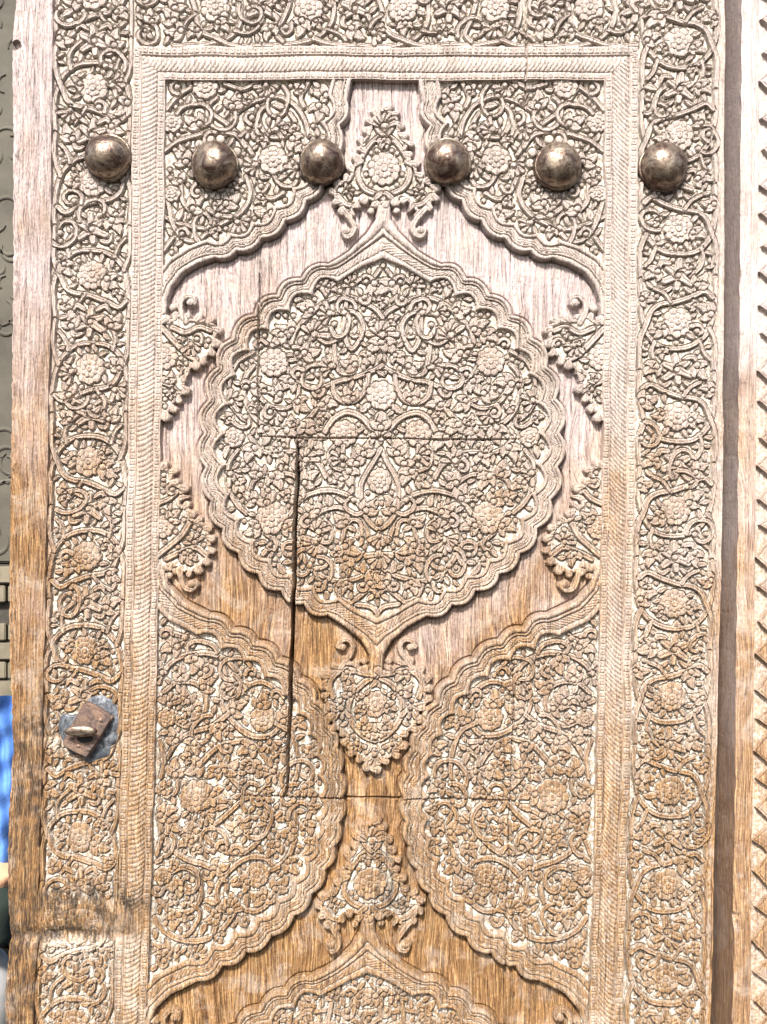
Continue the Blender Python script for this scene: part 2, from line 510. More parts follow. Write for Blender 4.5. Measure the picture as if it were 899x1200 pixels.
spandrel(up_edge, 2, 10, [(262, 372), (262, 86)], P_SP_UL, P_SP_UR, -1, .86)
spandrel(lo, 4, len(lo) - 5, [(262, 1230), (262, 640)], P_SP_LL, P_SP_LR, -1, 1.0)
f_up = FIELDS[0][0] | FIELDS[1][0]; f_lo = FIELDS[2][0] | FIELDS[3][0]

def both(fn):
    for sg in (1, -1): fn(sg)
def sstroke(pts, r=2.4, h=4.8, ax=0, **k):
    for sg in (1, -1): stroke([(sg * (a - ax), b) for a, b in pts], r, h, vine_sub[0], **k)
def sros(x, y, r, n=9):
    for sg in ((1, -1) if abs(x) > 1 else (1,)): rosette(sg * x, y, r, n)
def scurl(x, y, ang, size, fl=1, r=2.3, h=5.):
    for sg in (1, -1): curl(sg * x, y, ang if sg > 0 else 180 - ang, size, fl * sg, h, r, sub=new_sub('leaf'))
def sblos(x, y, r, ang, n=7, spread=150):
    for sg in ((1, -1) if abs(x) > 1 else (1,)): blossom(sg * x, y, r, ang if sg > 0 else 180 - ang, n, spread)

# medallion arabesque
def arabesque(dy, field):
    vine_sub[0] = new_sub('vine'); region_clip(field)
    S = lambda pts, r=2.5, h=4.8, ax=449: sstroke([(a, b + dy) for a, b in pts], r, h, ax)
    S([(449, 372), (456, 364), (468, 357), (480, 351), (494, 348), (510, 350), (526, 359), (540, 372), (551, 386), (556, 402)])
    S([(482, 322), (489, 334), (492, 350), (494, 377), (492, 398), (484, 410), (476, 400), (472, 384), (478, 370), (490, 364), (505, 366)])
    S([(453, 316), (464, 332), (466, 345), (458, 352)], 2.0)
    S([(449, 428), (458, 434), (480, 443), (501, 447), (520, 454), (541, 451), (555, 441), (562, 428)])
    S([(464, 440), (467, 457), (477, 469), (493, 471), (504, 462), (506, 448)])
    S([(520, 473), (533, 489), (552, 500), (573, 502), (592, 496), (604, 482), (611, 462), (609, 441), (600, 428)])
    S([(546, 452), (548, 468), (562, 478), (580, 476), (592, 466)], 2.1)
    S([(449, 512), (459, 503), (472, 489), (490, 483), (504, 490), (514, 505)], 3.0)
    S([(505, 402), (503, 420), (498, 436), (484, 438), (478, 428)], 2.2)
    S([(496, 395), (512, 402), (525, 396)], 2.0)
    S([(600, 412), (618, 424), (628, 446), (628, 470), (616, 488), (606, 494)], 2.2)
    S([(618, 528), (628, 545), (628, 570), (618, 590), (606, 602)], 2.2)
    S([(449, 526), (456, 540), (466, 556), (472, 572), (470, 596), (462, 612), (449, 622)])
    S([(468, 600), (478, 588), (492, 579), (512, 575), (532, 580), (546, 590), (556, 604)])
    S([(462, 636), (466, 620), (478, 605), (495, 596), (512, 598), (530, 610), (540, 628), (538, 652), (524, 671), (503, 681), (480, 679), (460, 671), (449, 660)])
    S([(470, 628), (474, 612), (486, 612), (492, 630), (490, 648), (478, 656), (468, 648)], 2.1)
    S([(514, 560), (522, 545), (536, 534), (556, 529), (580, 531), (596, 524), (604, 512)])
    S([(500, 518), (510, 532), (506, 546), (492, 552), (478, 546)], 2.2)
    S([(540, 566), (556, 556), (578, 556), (596, 562), (602, 576)], 2.2)
    S([(540, 640), (556, 642), (570, 634), (584, 624)], 2.2)
    S([(449, 700), (458, 690), (470, 698), (482, 706), (494, 700), (500, 686)], 2.3)
    S([(446, 724), (456, 712), (474, 708)], 2.2)
    for x, y, a, s, f in ((14, 326, -70, 13, 1), (16, 352, 80, 14, -1), (60, 386, -60, 14, 1), (98, 406, 180, 14, -1), (140, 398, -40, 13, 1), (150, 640, 20, 14, 1),
                          (120, 636, 120, 15, -1), (128, 654, 60, 13, 1), (70, 462, 60, 13, -1), (155, 448, -60, 12, 1), (64, 664, 200, 14, 1), (14, 690, 60, 12, -1)):
        scurl(x, y + dy, a, s, f)
    sros(127, 424 + dy, 17, 10); sros(0, 463 + dy, 17, 9); sros(44, 508 + dy, 16, 9); sros(0, 564 + dy, 15, 8)
    sros(127, 607 + dy, 19, 10); sros(174, 513 + dy, 12, 7)
    sblos(80, 392 + dy, 16, 250); sblos(0, 393 + dy, 17, -90, 7, 170); sblos(75, 634 + dy, 15, 60); sblos(0, 650 + dy, 16, 90, 7, 170)
    sblos(177, 470 + dy, 13, 200, 5); sblos(177, 556 + dy, 13, 160, 5); sblos(0, 515 + dy, 12, -90, 5, 120)
    sblos(150, 378 + dy, 13, -50, 5); sblos(36, 334 + dy, 11, -70, 5); sblos(88, 540 + dy, 14, -100, 5); sblos(96, 690 + dy, 12, 60, 5)
fieldA &= panel; fieldB &= panel
arabesque(0, fieldA); arabesque(838, fieldB)
region_clip(fieldA); loops(fieldA, 15, 9, 30, 190, 310, 730, True, (9, 13)); fill_region(fieldA, 21, SIZES, 0, 212, 296, 740)
region_clip(fieldB); fill_region(fieldB, 22, SIZES, 0, 212, 1130, 1240)

# upper spandrels
vine_sub[0] = new_sub('vine'); region_clip(f_up)
AX = 451
for pts in ([(263, 157), (268, 143), (280, 128), (299, 117), (323, 111), (345, 122), (357, 140), (362, 158)],
            [(220, 96), (236, 118), (250, 132), (268, 146), (286, 166), (296, 180)],
            [(193, 253), (217, 262), (243, 267), (263, 260), (283, 247), (293, 227), (288, 206)],
            [(193, 222), (198, 244), (204, 262), (216, 278), (232, 281), (246, 270)],
            [(193, 176), (208, 164), (226, 158), (252, 152), (276, 158), (288, 172)],
            [(300, 130), (306, 150), (318, 160), (336, 158), (346, 144), (340, 132)],
            [(193, 128), (206, 112), (222, 100)], [(320, 204), (328, 216), (342, 218), (350, 208)],
            [(296, 206), (304, 224), (318, 232), (332, 226)], [(262, 96), (282, 102), (300, 94)], [(360, 96), (352, 112), (356, 124)],
            [(193, 292), (204, 276)], [(212, 214), (214, 236), (232, 250), (254, 246)]):
    sstroke(pts, 2.4, 4.8, AX)
sros(-131, 187, 17, 8); sros(-212, 99, 15, 9); sros(-250, 141, 13, 9); sros(-250, 226, 10, 7)
for s_ in (1, -1):
    blossom(s_ * -140, 98, 13, 90, 7, 160); blossom(s_ * -195, 252, 14, 250 if s_ < 0 else 290, 5)
    blossom(s_ * -160, 150, 13, 60, 5)
scurl(112, 150, 100, 13, 1); scurl(140, 222, 60, 13, -1); scurl(232, 268, -60, 12, 1)
region_clip(f_up)
# leaf collars round the domed nails, so the nails sit on carving as in the photograph
BOSS = [(124, 181, 27.0), (250, 189, 27.0), (377, 187, 26.0), (525, 187, 27.0), (656, 191, 27.5), (780, 192, 28.0)]
for s_ in (1, -1):
    for k in range(14):
        a = k / 14 * 2 * math.pi
        x, y = s_ * -200 + 29 * math.cos(a), 190 + 29 * math.sin(a)
        if f_up[min(NY - 1, int(y - Y0)), min(NU - 1, int(x - U0))]:
            ball(x, y, 5.2, 3.6)
loops(f_up, 6, 6, 60, 250, 96, 300, True, (12, 18)); fill_region(f_up, 31, SIZES, 30, 258, 93, 330)

# lower spandrels, mirrored top to bottom about y = 935
vine_sub[0] = new_sub('vine'); region_clip(f_lo)
def vm(pts): return [pts, [(a, 1870 - b) for a, b in pts]]
for base in ([(187, 792), (197, 778), (214, 769), (240, 766), (262, 775), (276, 792), (284, 812)],
             [(190, 812), (206, 800), (228, 802), (240, 818), (236, 840), (220, 852), (202, 846)],
             [(256, 772), (262, 800), (258, 826), (270, 846), (292, 862), (316, 862), (330, 848)],
             [(236, 896), (256, 876), (282, 868), (300, 876), (314, 894), (318, 914), (308, 930)],
             [(194, 890), (206, 872), (224, 860), (248, 852), (268, 836)],
             [(274, 820), (286, 806), (304, 800), (320, 808), (328, 824)],
             [(252, 900), (268, 912), (286, 930), (300, 935)], [(186, 868), (192, 890), (188, 912)],
             [(318, 846), (338, 858), (348, 880), (350, 906), (342, 926)], [(330, 880), (318, 890), (322, 906), (336, 908)]):
    for pts in vm(base): sstroke(pts, 2.5, 4.9, 439)
def ring(x, y, r, a0=0, a1=360):
    for sg in (1, -1):
        stroke([(sg * (x + r * math.cos(R(a))), y + r * math.sin(R(a))) for a in range(a0, a1 + 1, 20)], 2.5, 5, vine_sub[0])
sros(-208, 935, 20, 10); sros(-133, 843, 15, 9); sros(-133, 1027, 15, 9); sros(-245, 842, 11, 7); sros(-245, 1028, 11, 7)
for s_ in (1, -1):
    for yv, an in ((800, 90), (1070, -90)): blossom(s_ * -165, yv, 15, an, 7)
    for yv, an in ((748, 60), (1122, -60)): blossom(s_ * -226, yv, 13, an if s_ < 0 else 180 - an, 5)
    blossom(s_ * -118, 905, 14, 60 if s_ < 0 else 120, 5); blossom(s_ * -118, 965, 14, -60 if s_ < 0 else -120, 5)
    blossom(s_ * -252, 790, 12, 0 if s_ < 0 else 180, 5)
for x, y, a, s, f in ((112, 812, -60, 14, 1), (152, 786, -120, 13, -1), (112, 1058, 60, 14, -1), (152, 1084, 120, 13, 1), (180, 880, 120, 14, 1), (180, 990, -120, 14, -1)):
    scurl(x, y, a, s, f)
loops(f_lo, 7, 14, 70, 250, 730, 1150, True, (11, 17)); fill_region(f_lo, 41, SIZES, 30, 258, 700, 1180)

# ------------------------------------------------------------------ finials, pendant and side ornaments that stand on the boards
CLIP[0] = panel.astype(np.float32)
def plateau(poly, pid, h=12.0, B2=9.6):
    p = smooth_path(poly + poly[:1], 4)[:-1]
    w, sd, run = sdf_poly(p, pad=5)
    m = panel[w]
    a = sstep(.9, -.9, sd) * m
    top = h + 1.2 * np.sqrt(np.clip(1 - (np.clip(-sd, 0, 4) / 4 - 1) ** 2, 0, 1)) - 1.0 * np.exp(-((sd + 4.2) / .8) ** 2)
    H[w] = H[w] * (1 - a) + top * a
    B[w] = np.where(a > .5, B2, B[w])
    PART[w] = np.where(a > .5, pid, PART[w]); SUB[w] = np.where(a > .5, 0, SUB[w])
    seg_ = np.linalg.norm(np.diff(np.vstack([p, p[:1]]), axis=0), axis=1); acc_ = 0.0; nxt = 3.0; k_l = 0
    for i_ in range(len(p)):
        acc_ += seg_[i_]
        if acc_ > nxt and abs(p[i_][0]) < 257:
            tx, ty = p[(i_ + 1) % len(p)] - p[i_ - 1]; tl = math.hypot(tx, ty) + 1e-6; tx /= tl; ty /= tl
            ox, oy = (ty, -tx)
            cx0, cy0 = p.mean(0)
            if (p[i_][0] - cx0) * ox + (p[i_][1] - cy0) * oy < 0: ox, oy = -ox, -oy
            raised([(p[i_][0] - ox * 6 - tx * 2, p[i_][1] - oy * 6 - ty * 2), (p[i_][0] - ox * 1.5, p[i_][1] - oy * 1.5), (p[i_][0] + ox * 1.6 + tx * 2.2, p[i_][1] + oy * 1.6 + ty * 2.2)],
                   2.0, pid, h * (1.14, 1.02, 1.08)[k_l % 3], r1=(5.8, 4.4, 5.0)[k_l % 3]); nxt = acc_ + 11.5; k_l += 1
    inner = (sd < -4.2) & m
    H[w] = np.where(inner, B2 + .6, H[w])
    RAISED[w] = np.where(a > .5, (~inner).astype(np.float32), RAISED[w])
    f = np.zeros(H.shape, bool); f[w] = inner
    return f

def raised(pts, r, pid, h=11, r1=None):
    """a limb standing straight on the boards"""
    p = smooth_path(pts)
    w = win(p[:, 0].min() - 9, p[:, 0].max() + 9, p[:, 1].min() - 9, p[:, 1].max() + 9)
    d, t, s, L = path_dist(U[w], Y[w], p)
    rr = r if r1 is None else r + (r1 - r) * t
    h = h + (2.2 if h < 12.6 else 0)
    q = np.clip(d / rr, 0, 1)
    a = sstep(.9, -.9, d - rr) * panel[w]
    prof = h * (.72 + .28 * np.sqrt(1 - q * q)) - 1.0 * np.exp(-(d / .8) ** 2)
    H[w] = H[w] * (1 - a) + prof * a
    PART[w] = np.where(a > .5, pid, PART[w]); RAISED[w] = np.maximum(RAISED[w], a); SUB[w] = np.where(a > .5, 0, SUB[w])

def knob(x, y, r, pid, h=12):
    w = win(x - r - 2, x + r + 2, y - r - 2, y + r + 2)
    d = np.hypot(U[w] - x, Y[w] - y)
    a = sstep(.9, -.9, d - r) * panel[w]
    h = h + 2.5
    H[w] = H[w] * (1 - a) + h * (.7 + .3 * np.sqrt(np.clip(1 - (d / r) ** 2, 0, 1))) * a
    PART[w] = np.where(a > .5, pid, PART[w]); RAISED[w] = np.maximum(RAISED[w], a); SUB[w] = np.where(a > .5, 0, SUB[w])

SM = (('leaf', 15), ('leaf', 12), ('curl', 11), ('bud', 10), ('leaf', 9), ('bud', 7.5), ('ball', 5))
def finial(dy, pid):
    half = [(0, 124), (9, 130), (17, 141), (18, 150), (22, 160), (29, 168), (26, 178), (31, 186), (38, 196), (41, 206), (52, 211), (59, 220), (58, 232),
            (50, 242), (42, 250), (36, 246), (30, 238), (20, 232), (8, 238)]
    poly = [(a, b + dy) for a, b in half] + [(-a, b + dy) for a, b in half[::-1][:-1]]
    f = plateau(poly, pid)
    region_clip(f)
    for sg in (1, -1):
        st = lambda pts, r=2.4, h=4.6: stroke([(sg * a, b + dy) for a, b in pts], r, h, 0)
        st([(0, 232), (10, 226), (22, 220), (30, 206), (27, 188), (18, 172), (8, 162), (0, 156)], 2.8)
        st([(3, 226), (16, 236), (32, 240), (44, 238), (54, 228)], 2.8)
        st([(0, 160), (8, 152), (12, 142)], 2.2); st([(26, 190), (36, 196), (40, 208), (52, 214)], 2.6)
        blossom(sg * 44, 224 + dy, 9, 200 if sg > 0 else -20, 5)
        raised([(sg * a, b + dy) for a, b in ((48, 244), (42, 252), (37, 260), (34, 268), (38, 276), (44, 277), (47, 270))], 3.8, pid, 11)
        knob(sg * 43, 270 + dy, 5.2, pid, 12); knob(sg * 15, 246 + dy, 4.6, pid, 9)
    blossom(0, 148 + dy, 15, -90, 7, 150)
    rosette(0, 198 + dy, 19, 11, 6)
    fill_region(f, 51 + pid, SM, 0, 60, 126 + dy, 260 + dy)
finial(0, P_FIN); finial(838, P_FIN2)

def pendant():
    half = [(0, 905), (8, 897), (15, 890), (25, 884), (32, 876), (33, 862), (44, 856), (50, 846), (52, 832), (60, 824), (58, 812), (62, 800), (56, 790), (44, 780), (32, 776), (20, 782), (8, 788)]
    poly = half + [(-a, b) for a, b in half[::-1][:-1]]
    f = plateau(poly, P_PEND)
    region_clip(f)
    for sg in (1, -1):
        st = lambda pts, r=2.4, h=4.6: stroke([(sg * a, b) for a, b in pts], r, h, 0)
        st([(0, 794), (14, 800), (26, 812), (32, 828), (28, 846), (14, 862), (0, 868)], 2.8)
        st([(2, 792), (18, 790), (32, 786), (46, 790), (54, 802), (50, 818)], 2.8)
        blossom(sg * 40, 830, 13, 60 if sg > 0 else 120, 5); blossom(sg * 20, 872, 10, 80 if sg > 0 else 100, 5)
        raised([(sg * a, b) for a, b in ((42, 784), (36, 774), (30, 766), (28, 757), (33, 750), (41, 751), (45, 758))], 3.6, P_PEND, 10.5)
        knob(sg * 40, 759, 4.6, P_PEND, 11.5); knob(sg * 15, 776, 4.8, P_PEND, 9)
    blossom(0, 884, 13, 90, 5, 100); rosette(0, 826, 15, 9, 6)
    fill_region(f, 77, SM, 0, 62, 780, 905)
pendant()

def side_a(dy):
    half = [(262, 374), (250, 375), (238, 368), (228, 373), (206, 375), (196, 381), (193, 392), (197, 408), (206, 420), (215, 424), (225, 433), (234, 437), (231, 448), (234, 462), (242, 471), (248, 483), (262, 486)]
    for sg in (1, -1):
        f = plateau([(sg * a, b + dy) for a, b in half], P_SIDE, 13.0, 10.5)
        region_clip(f)
        rosette(sg * 256, 418 + dy, 16, 10, 5)
        stroke([(sg * a, b + dy) for a, b in ((258, 384), (244, 400), (228, 416), (218, 421))], 3.0, 5, 0)
        stroke([(sg * a, b + dy) for a, b in ((200, 388), (214, 384), (230, 390), (246, 384))], 2.8, 5, 0)
        stroke([(sg * a, b + dy) for a, b in ((258, 448), (248, 452), (240, 460))], 2.6, 5, 0)
        blossom(sg * 224, 404 + dy, 12, 110 if sg > 0 else 70, 5); blossom(sg * 246, 458 + dy, 9, 100, 5)
        raised([(sg * a, b + dy) for a, b in ((230, 378), (236, 366), (236, 354), (229, 347), (222, 349), (221, 356))], 3.8, P_SIDE, 12)
        knob(sg * 225, 355 + dy, 5, P_SIDE, 13.5); knob(sg * 246, 360 + dy, 5, P_SIDE, 10)
        fill_region(f, 61, SM, 190 if sg > 0 else -260, 260 if sg > 0 else -190, 372 + dy, 486 + dy, both=False)
def side_b(dy):
    half = [(262, 545), (250, 547), (243, 553), (243, 564), (233, 569), (231, 579), (234, 590), (224, 594), (221, 606), (208, 612), (200, 626), (197, 644), (204, 660), (217, 670), (232, 671), (244, 664), (262, 660)]
    for sg in (1, -1):
        f = plateau([(sg * a, b + dy) for a, b in half], P_SIDE, 12.5, 10.0)
        region_clip(f)
        rosette(sg * 255, 618 + dy, 14, 9, 5)
        stroke([(sg * a, b + dy) for a, b in ((258, 652), (244, 640), (232, 628), (224, 614))], 3.0, 5, 0)
        stroke([(sg * a, b + dy) for a, b in ((204, 650), (216, 642), (232, 648), (248, 656))], 2.8, 5, 0)
        stroke([(sg * a, b + dy) for a, b in ((258, 590), (246, 584), (238, 576))], 2.6, 5, 0)
        blossom(sg * 217, 636 + dy, 11, -70 if sg > 0 else -110, 5)
        raised([(sg * a, b + dy) for a, b in ((234, 668), (232, 678), (228, 688), (220, 691), (214, 686))], 4.0, P_SIDE, 11)
        knob(sg * 219, 684 + dy, 5.2, P_SIDE, 12); knob(sg * 246, 675 + dy, 4.6, P_SIDE, 9.5)
        fill_region(f, 62, SM, 195 if sg > 0 else -260, 260 if sg > 0 else -195, 546 + dy, 672 + dy, both=False)
side_a(0); side_b(0); side_a(838)
CLIP[0] = None

# ------------------------------------------------------------------ seams, cracks, wear, grain
rz = np.clip((Y - 300) / 800, 0, 1)
def wander(pts, seed, n=40, amp=.9):
    rs = random.Random(seed); p = np.array(pts, float); q = []
    t = np.linspace(0, len(p) - 1, n)
    for i, k in enumerate(t):
        q.append((np.interp(k, range(len(p)), p[:, 0]) + rs.gauss(0, amp * .5) + amp * math.sin(i * .6 + seed), np.interp(k, range(len(p)), p[:, 1])))
    return q
def gouge(pts, r, depth, sharp=1.2):
    """cut a narrow opening along a line"""
    global H
    p = np.array(pts, float)
    w = win(p[:, 0].min() - r - 4, p[:, 0].max() + r + 4, p[:, 1].min() - r - 4, p[:, 1].max() + r + 4)
    d, t, s, L = path_dist(U[w], Y[w], p)
    r = r * (.7 + .5 * np.abs(np.sin(t * 17 + p[0][1]))) * np.clip(np.minimum(t, 1 - t) * 22 + .4, 0, 1)
    a = sstep(r + .8, np.maximum(r - .8, 0), d)
    H[w] = H[w] - a * depth * np.clip(np.minimum(t, 1 - t) * 14 + .3, 0, 1)
def wob(u, y0, y1, seed, amp=.7, n=14):
    rs = random.Random(seed)
    return [(u + rs.uniform(-amp, amp), y0 + (y1 - y0) * i / (n - 1)) for i in range(n)]
base_col = H.copy()
crack = [(-97, 512), (-97.5, 560), (-98.5, 610), (-99, 660), (-99.5, 700), (-99, 740), (-99.5, 790), (-100, 850), (-101, 890), (-101, 938)]
gouge(wander(crack, 4, 40, .4), 1.6, 16); gouge(wander([(-98.5, 545), (-99.5, 700), (-100, 850)], 8, 30, .3), 1.7, 16); gouge(wander([(-97, 640), (-93, 668), (-92, 700)], 9, 12, .5), .5, 4)
gouge(wob(-145, 318, 508, 1), 1.1, 8); gouge(wob(-146, 500, 935, 2, .5), .3, 1.6)
gouge(wob(-145, 250, 318, 5, .5), .3, 2.0)
gouge(wob(161, 365, 500, 3), .8, 5); gouge(wob(161, 470, 690, 4), .5, 2.2); gouge(wob(160, 780, 1246, 6), 1.0, 6.0)
gouge(wob(162, 730, 800, 9), .5, 2.5)
gouge(wob(165, -46, 130, 7), 1.0, 6.0); gouge(wob(165, 130, 245, 8), .4, 2.0)
gouge(wob(-142, 938, 1246, 10), .6, 2.6)
hz = lambda u0, u1, y0, y1, s: [(u0 + (u1 - u0) * i / 11, y0 + (y1 - y0) * i / 11 + random.Random(s + i).uniform(-.5, .5)) for i in range(12)]
gouge(hz(-146, 161, 511, 516, 20), .9, 5); gouge(hz(-150, 161, 935, 939, 40), 1.0, 5)
gouge(hz(-296, 296, 66, 66, 60), .6, 1.5)

stilem = PART == P_STILE
FISS = np.zeros((NY, NU), np.float32)
rs = random.Random(99)
flatm = (PART == P_BOARD) | stilem
for _ in range(11000):
    u_ = rs.uniform(U0 + 3, U1 - 3); y_ = rs.uniform(Y0, Y1 - 60); L_ = int(rs.uniform(12, 95) ** 1.0)
    L_ = int(L_ * 1.8) if rs.random() < .5 else L_
    j0 = int(y_ - Y0); n_l = min(L_, NY - j0 - 1)
    if n_l < 4: continue
    js = np.arange(j0, j0 + n_l)
    us = u_ - U0 + rs.uniform(-.02, .02) * np.arange(n_l) + .5 * np.sin(np.arange(n_l) * rs.uniform(.04, .12) + rs.uniform(0, 6))
    i0 = np.clip(us.astype(int), 0, NU - 2); f_ = us - i0
    on_flat = flatm[js[n_l // 2], i0[n_l // 2]]
    st_ = rs.uniform(.15, 1.0) ** 1.3 * (1.0 if on_flat else .62 + .4 * min(max((y_ - 500) / 400, 0), 1)) * np.sin(np.linspace(0.15, 3.0, n_l))
    FISS[js, i0] = np.maximum(FISS[js, i0], st_ * (1 - f_)); FISS[js, i0 + 1] = np.maximum(FISS[js, i0 + 1], st_ * f_)
# long fissures of weathered oak in boards and stile
gr1 = vnoise((NY, NU), 2.2, 70, 101); gr2 = vnoise((NY, NU), 1.2, 26, 102); gr3 = vnoise((NY, NU), 5.5, 240, 103)
fine = vnoise((NY, NU), 1.6, 3.0, 104); lump = vnoise((NY, NU), 9, 9, 105); big = vnoise((NY, NU), 60, 70, 106)
flat = ((PART == P_BOARD) | stilem).astype(np.float32)
fiss = np.clip(gr1 + .35 * gr3 - .30, 0, 1) ** 1.0
H -= flat * (.9 * fiss + .5 * np.clip(gr2 - .2, 0, 1)) + (1 - flat) * (.55 * fiss)
H += np.where(PART == P_BOARD, 3.5, 0)
H -= 1.5 * FISS
H += .22 * fine + .30 * lump * (1 - flat) + .25 * big
# age: shallow flaked patches on the carving
flk = np.clip(vnoise((NY, NU), 16, 22, 107) * .7 + vnoise((NY, NU), 5, 8, 108) * .5 - .45, 0, 1)
H -= 1.6 * flk * (1 - flat) * (RAISED > .3)
# rubbed and rotted places of the lower left
rot = np.clip(1.3 * blob(U, Y, -340, 1080, 84, 30, 2.2) + .9 * blob(U, Y, -392, 1070, 40, 30) + .8 * blob(U, Y, -330, 868, 24, 30) + .75 * blob(U, Y, -362, 862, 30, 16)
              + .35 * blob(U, Y, -330, 1010, 40, 40), 0, 1)
capz = 11.0 + 1.6 * vnoise((NY, NU), 14, 30, 110) - 1.6 * fiss
H = H * (1 - rot) + (capz + .10 * (H - capz)) * rot
H -= 5.0 * blob(U, Y, -362, 1097, 75, 8, 1.3) * (U < -262)
H -= 3.0 * blob(U, Y, -372, 864, 26, 5) + 2.2 * blob(U, Y, -405, 852, 22, 9)
H += 1.3 * blob(U, Y, -350, 1070, 60, 12)
soft = np.clip((Y - 700) / 500, 0, 1) * .25 * np.clip(-U / 400, 0, 1)
H = H * (1 - soft) + (H * .6 + 4.5) * soft
# chips along the stile's outer edge, the round nail hole near its top
H -= 7 * (np.hypot(U + 434, (Y - 53) * 1.0) < 6) * stilem
edge_in = -436 + 3.0 * vnoise((NY, 1), 1, 30, 111)[:, :1] + 2.0 * vnoise((NY, 1), 1, 9, 112)[:, :1]
chip = np.clip((edge_in + 7 - U) / 7, 0, 1) * (U < -420)
H -= 4.0 * chip ** 2
H = H.astype(np.float32)

# pale dust and lime that has stayed in the sunk ground
below = np.clip((B + 4.6 - base_col) / 4.2, 0, 1)
DUST = np.where((PART == P_BOARD) | stilem | (U > 396) | ((M >= 0) & (M < 38)), 0, below * (1 - RAISED * .75))
def blur(a, n):
    c = np.cumsum(np.pad(a, ((0, 0), (n + 1, n)), mode='edge'), 1, dtype=np.float64); a = (c[:, 2 * n + 1:] - c[:, :-2 * n - 1]) / (2 * n + 1)
    c = np.cumsum(np.pad(a, ((n + 1, n), (0, 0)), mode='edge'), 0, dtype=np.float64); return ((c[2 * n + 1:] - c[:-2 * n - 1]) / (2 * n + 1)).astype(np.float32)
sunk = np.clip((blur(base_col, 3) - base_col - .15) * .75, 0, .85) * (base_col > B - 1.2) * (PART != P_BOARD) * (~stilem)
mould = ((M >= 0) & (M < 38)) | ((B > 5) & (B < 6.8))
DUST = np.maximum(DUST, (.04 + .08 * rz) * ((PART != P_BOARD) & ~stilem))
DUST = np.maximum(DUST, ((M >= 0) & (M < 38)) * (.08 + .16 * rz))
DUST = np.maximum(DUST, sunk * np.where((M >= 0) & (M < 38), 1.0, .9))
DUST = np.clip(DUST, 0, 1) * (1 - .8 * rot) 
DUST += .55 * blob(U, Y, -340, 1108, 60, 12) + .6 * blob(U, Y, -375, 872, 30, 9) + .8 * blob(U, Y, 76, 686, 14, 14) * (np.abs(lump) > .1)
DUST *= np.where((U > 387) | (U < -383), .18 + .3 * np.clip(vnoise((NY, NU), 5, 16, 140), 0, 1), 1)
DUST = np.clip(DUST, 0, 1).astype(np.float32)
GRIME = np.clip(1.2 * blob(U, Y, -345, 1056, 70, 10) + 1.25 * blob(U, Y, -372, 1097, 62, 7) + .70 * blob(U, Y, -345, 1074, 82, 24) + .8 * blob(U, Y, -430, 870, 9, 18) + .6 * blob(U, Y, -425, 1070, 14, 50) + .8 * blob(U, Y, -395, 858, 26, 8) + .9 * blob(U, Y, -402, 905, 6, 22)
                + .55 * blob(U, Y, 30, 1040, 30, 60) + .5 * blob(U, Y, -44, 870, 16, 60) + .5 * blob(U, Y, -425, 1140, 14, 60) + .8 * blob(U, Y, -412, 1000, 14, 22) + .55 * blob(U, Y, -400, 940, 20, 30) + .5 * blob(U, Y, -330, 1050, 60, 20) + .45 * blob(U, Y, -410, 1180, 22, 60) + .95 * stilem * np.clip((Y - 780) / 80, 0, 1) * np.clip(gr1 * .6 + gr3 * .9 + .12, 0, 1)
                + .45 * np.clip(vnoise((NY, NU), 22, 60, 114) + vnoise((NY, NU), 9, 22, 115) * .5 - .6 + rz * .1, 0, 1) * rz, 0, 1)
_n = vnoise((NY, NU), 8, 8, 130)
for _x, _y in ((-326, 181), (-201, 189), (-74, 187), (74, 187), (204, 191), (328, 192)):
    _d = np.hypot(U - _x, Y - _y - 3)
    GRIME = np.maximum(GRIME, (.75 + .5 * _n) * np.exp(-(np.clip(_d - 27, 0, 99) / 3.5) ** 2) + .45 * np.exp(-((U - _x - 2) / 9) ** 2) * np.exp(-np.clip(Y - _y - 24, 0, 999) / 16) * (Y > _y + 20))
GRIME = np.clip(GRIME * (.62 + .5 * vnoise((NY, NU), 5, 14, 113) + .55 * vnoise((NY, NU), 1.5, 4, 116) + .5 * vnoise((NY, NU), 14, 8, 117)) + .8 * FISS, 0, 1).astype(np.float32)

# ------------------------------------------------------------------ from raster to door: the old leaf is a little out of square
def warp(u, y):
    a = 452 - .004 * y - 1.3e-5 * y * y
    x = a + u * (1 + np.where(u > 0, .016, -.002) * y / 1200)
    return x
WX = warp(U, Y) + 1.3 * vnoise((NY, NU), 46, 46, 120) + .5 * vnoise((NY, NU), 17, 17, 121)
WY = Y + 1.3 * vnoise((NY, NU), 46, 46, 122) + .5 * vnoise((NY, NU), 17, 17, 123)
# outer edge of the stile follows the worn outline of the plank
ycol = yy
edge_x = np.interp(ycol, [-46, 0, 45, 58, 100, 160, 300, 480, 640, 760, 800, 850, 880, 905, 950, 1000, 1060, 1095, 1130, 1160, 1246],
                   [17, 17, 12.5, 12.5, 13.5, 14, 14, 12, 9.5, 9, 11, 13, 14.5, 12, 9, 7.5, 8, 11.5, 8, 5, 4]) + .8 * vnoise((NY, 1), 1, 6, 124)[:, 0]
ks = np.clip((-389 - U) / 51, 0, 1)
WX = WX + ks * (edge_x - WX[:, 0])[:, None]
WY = WY.astype(np.float32); WX = WX.astype(np.float32)
COORD = np.stack([(WX - CX) * MM, -H * MM, -(WY - CY) * MM], -1)
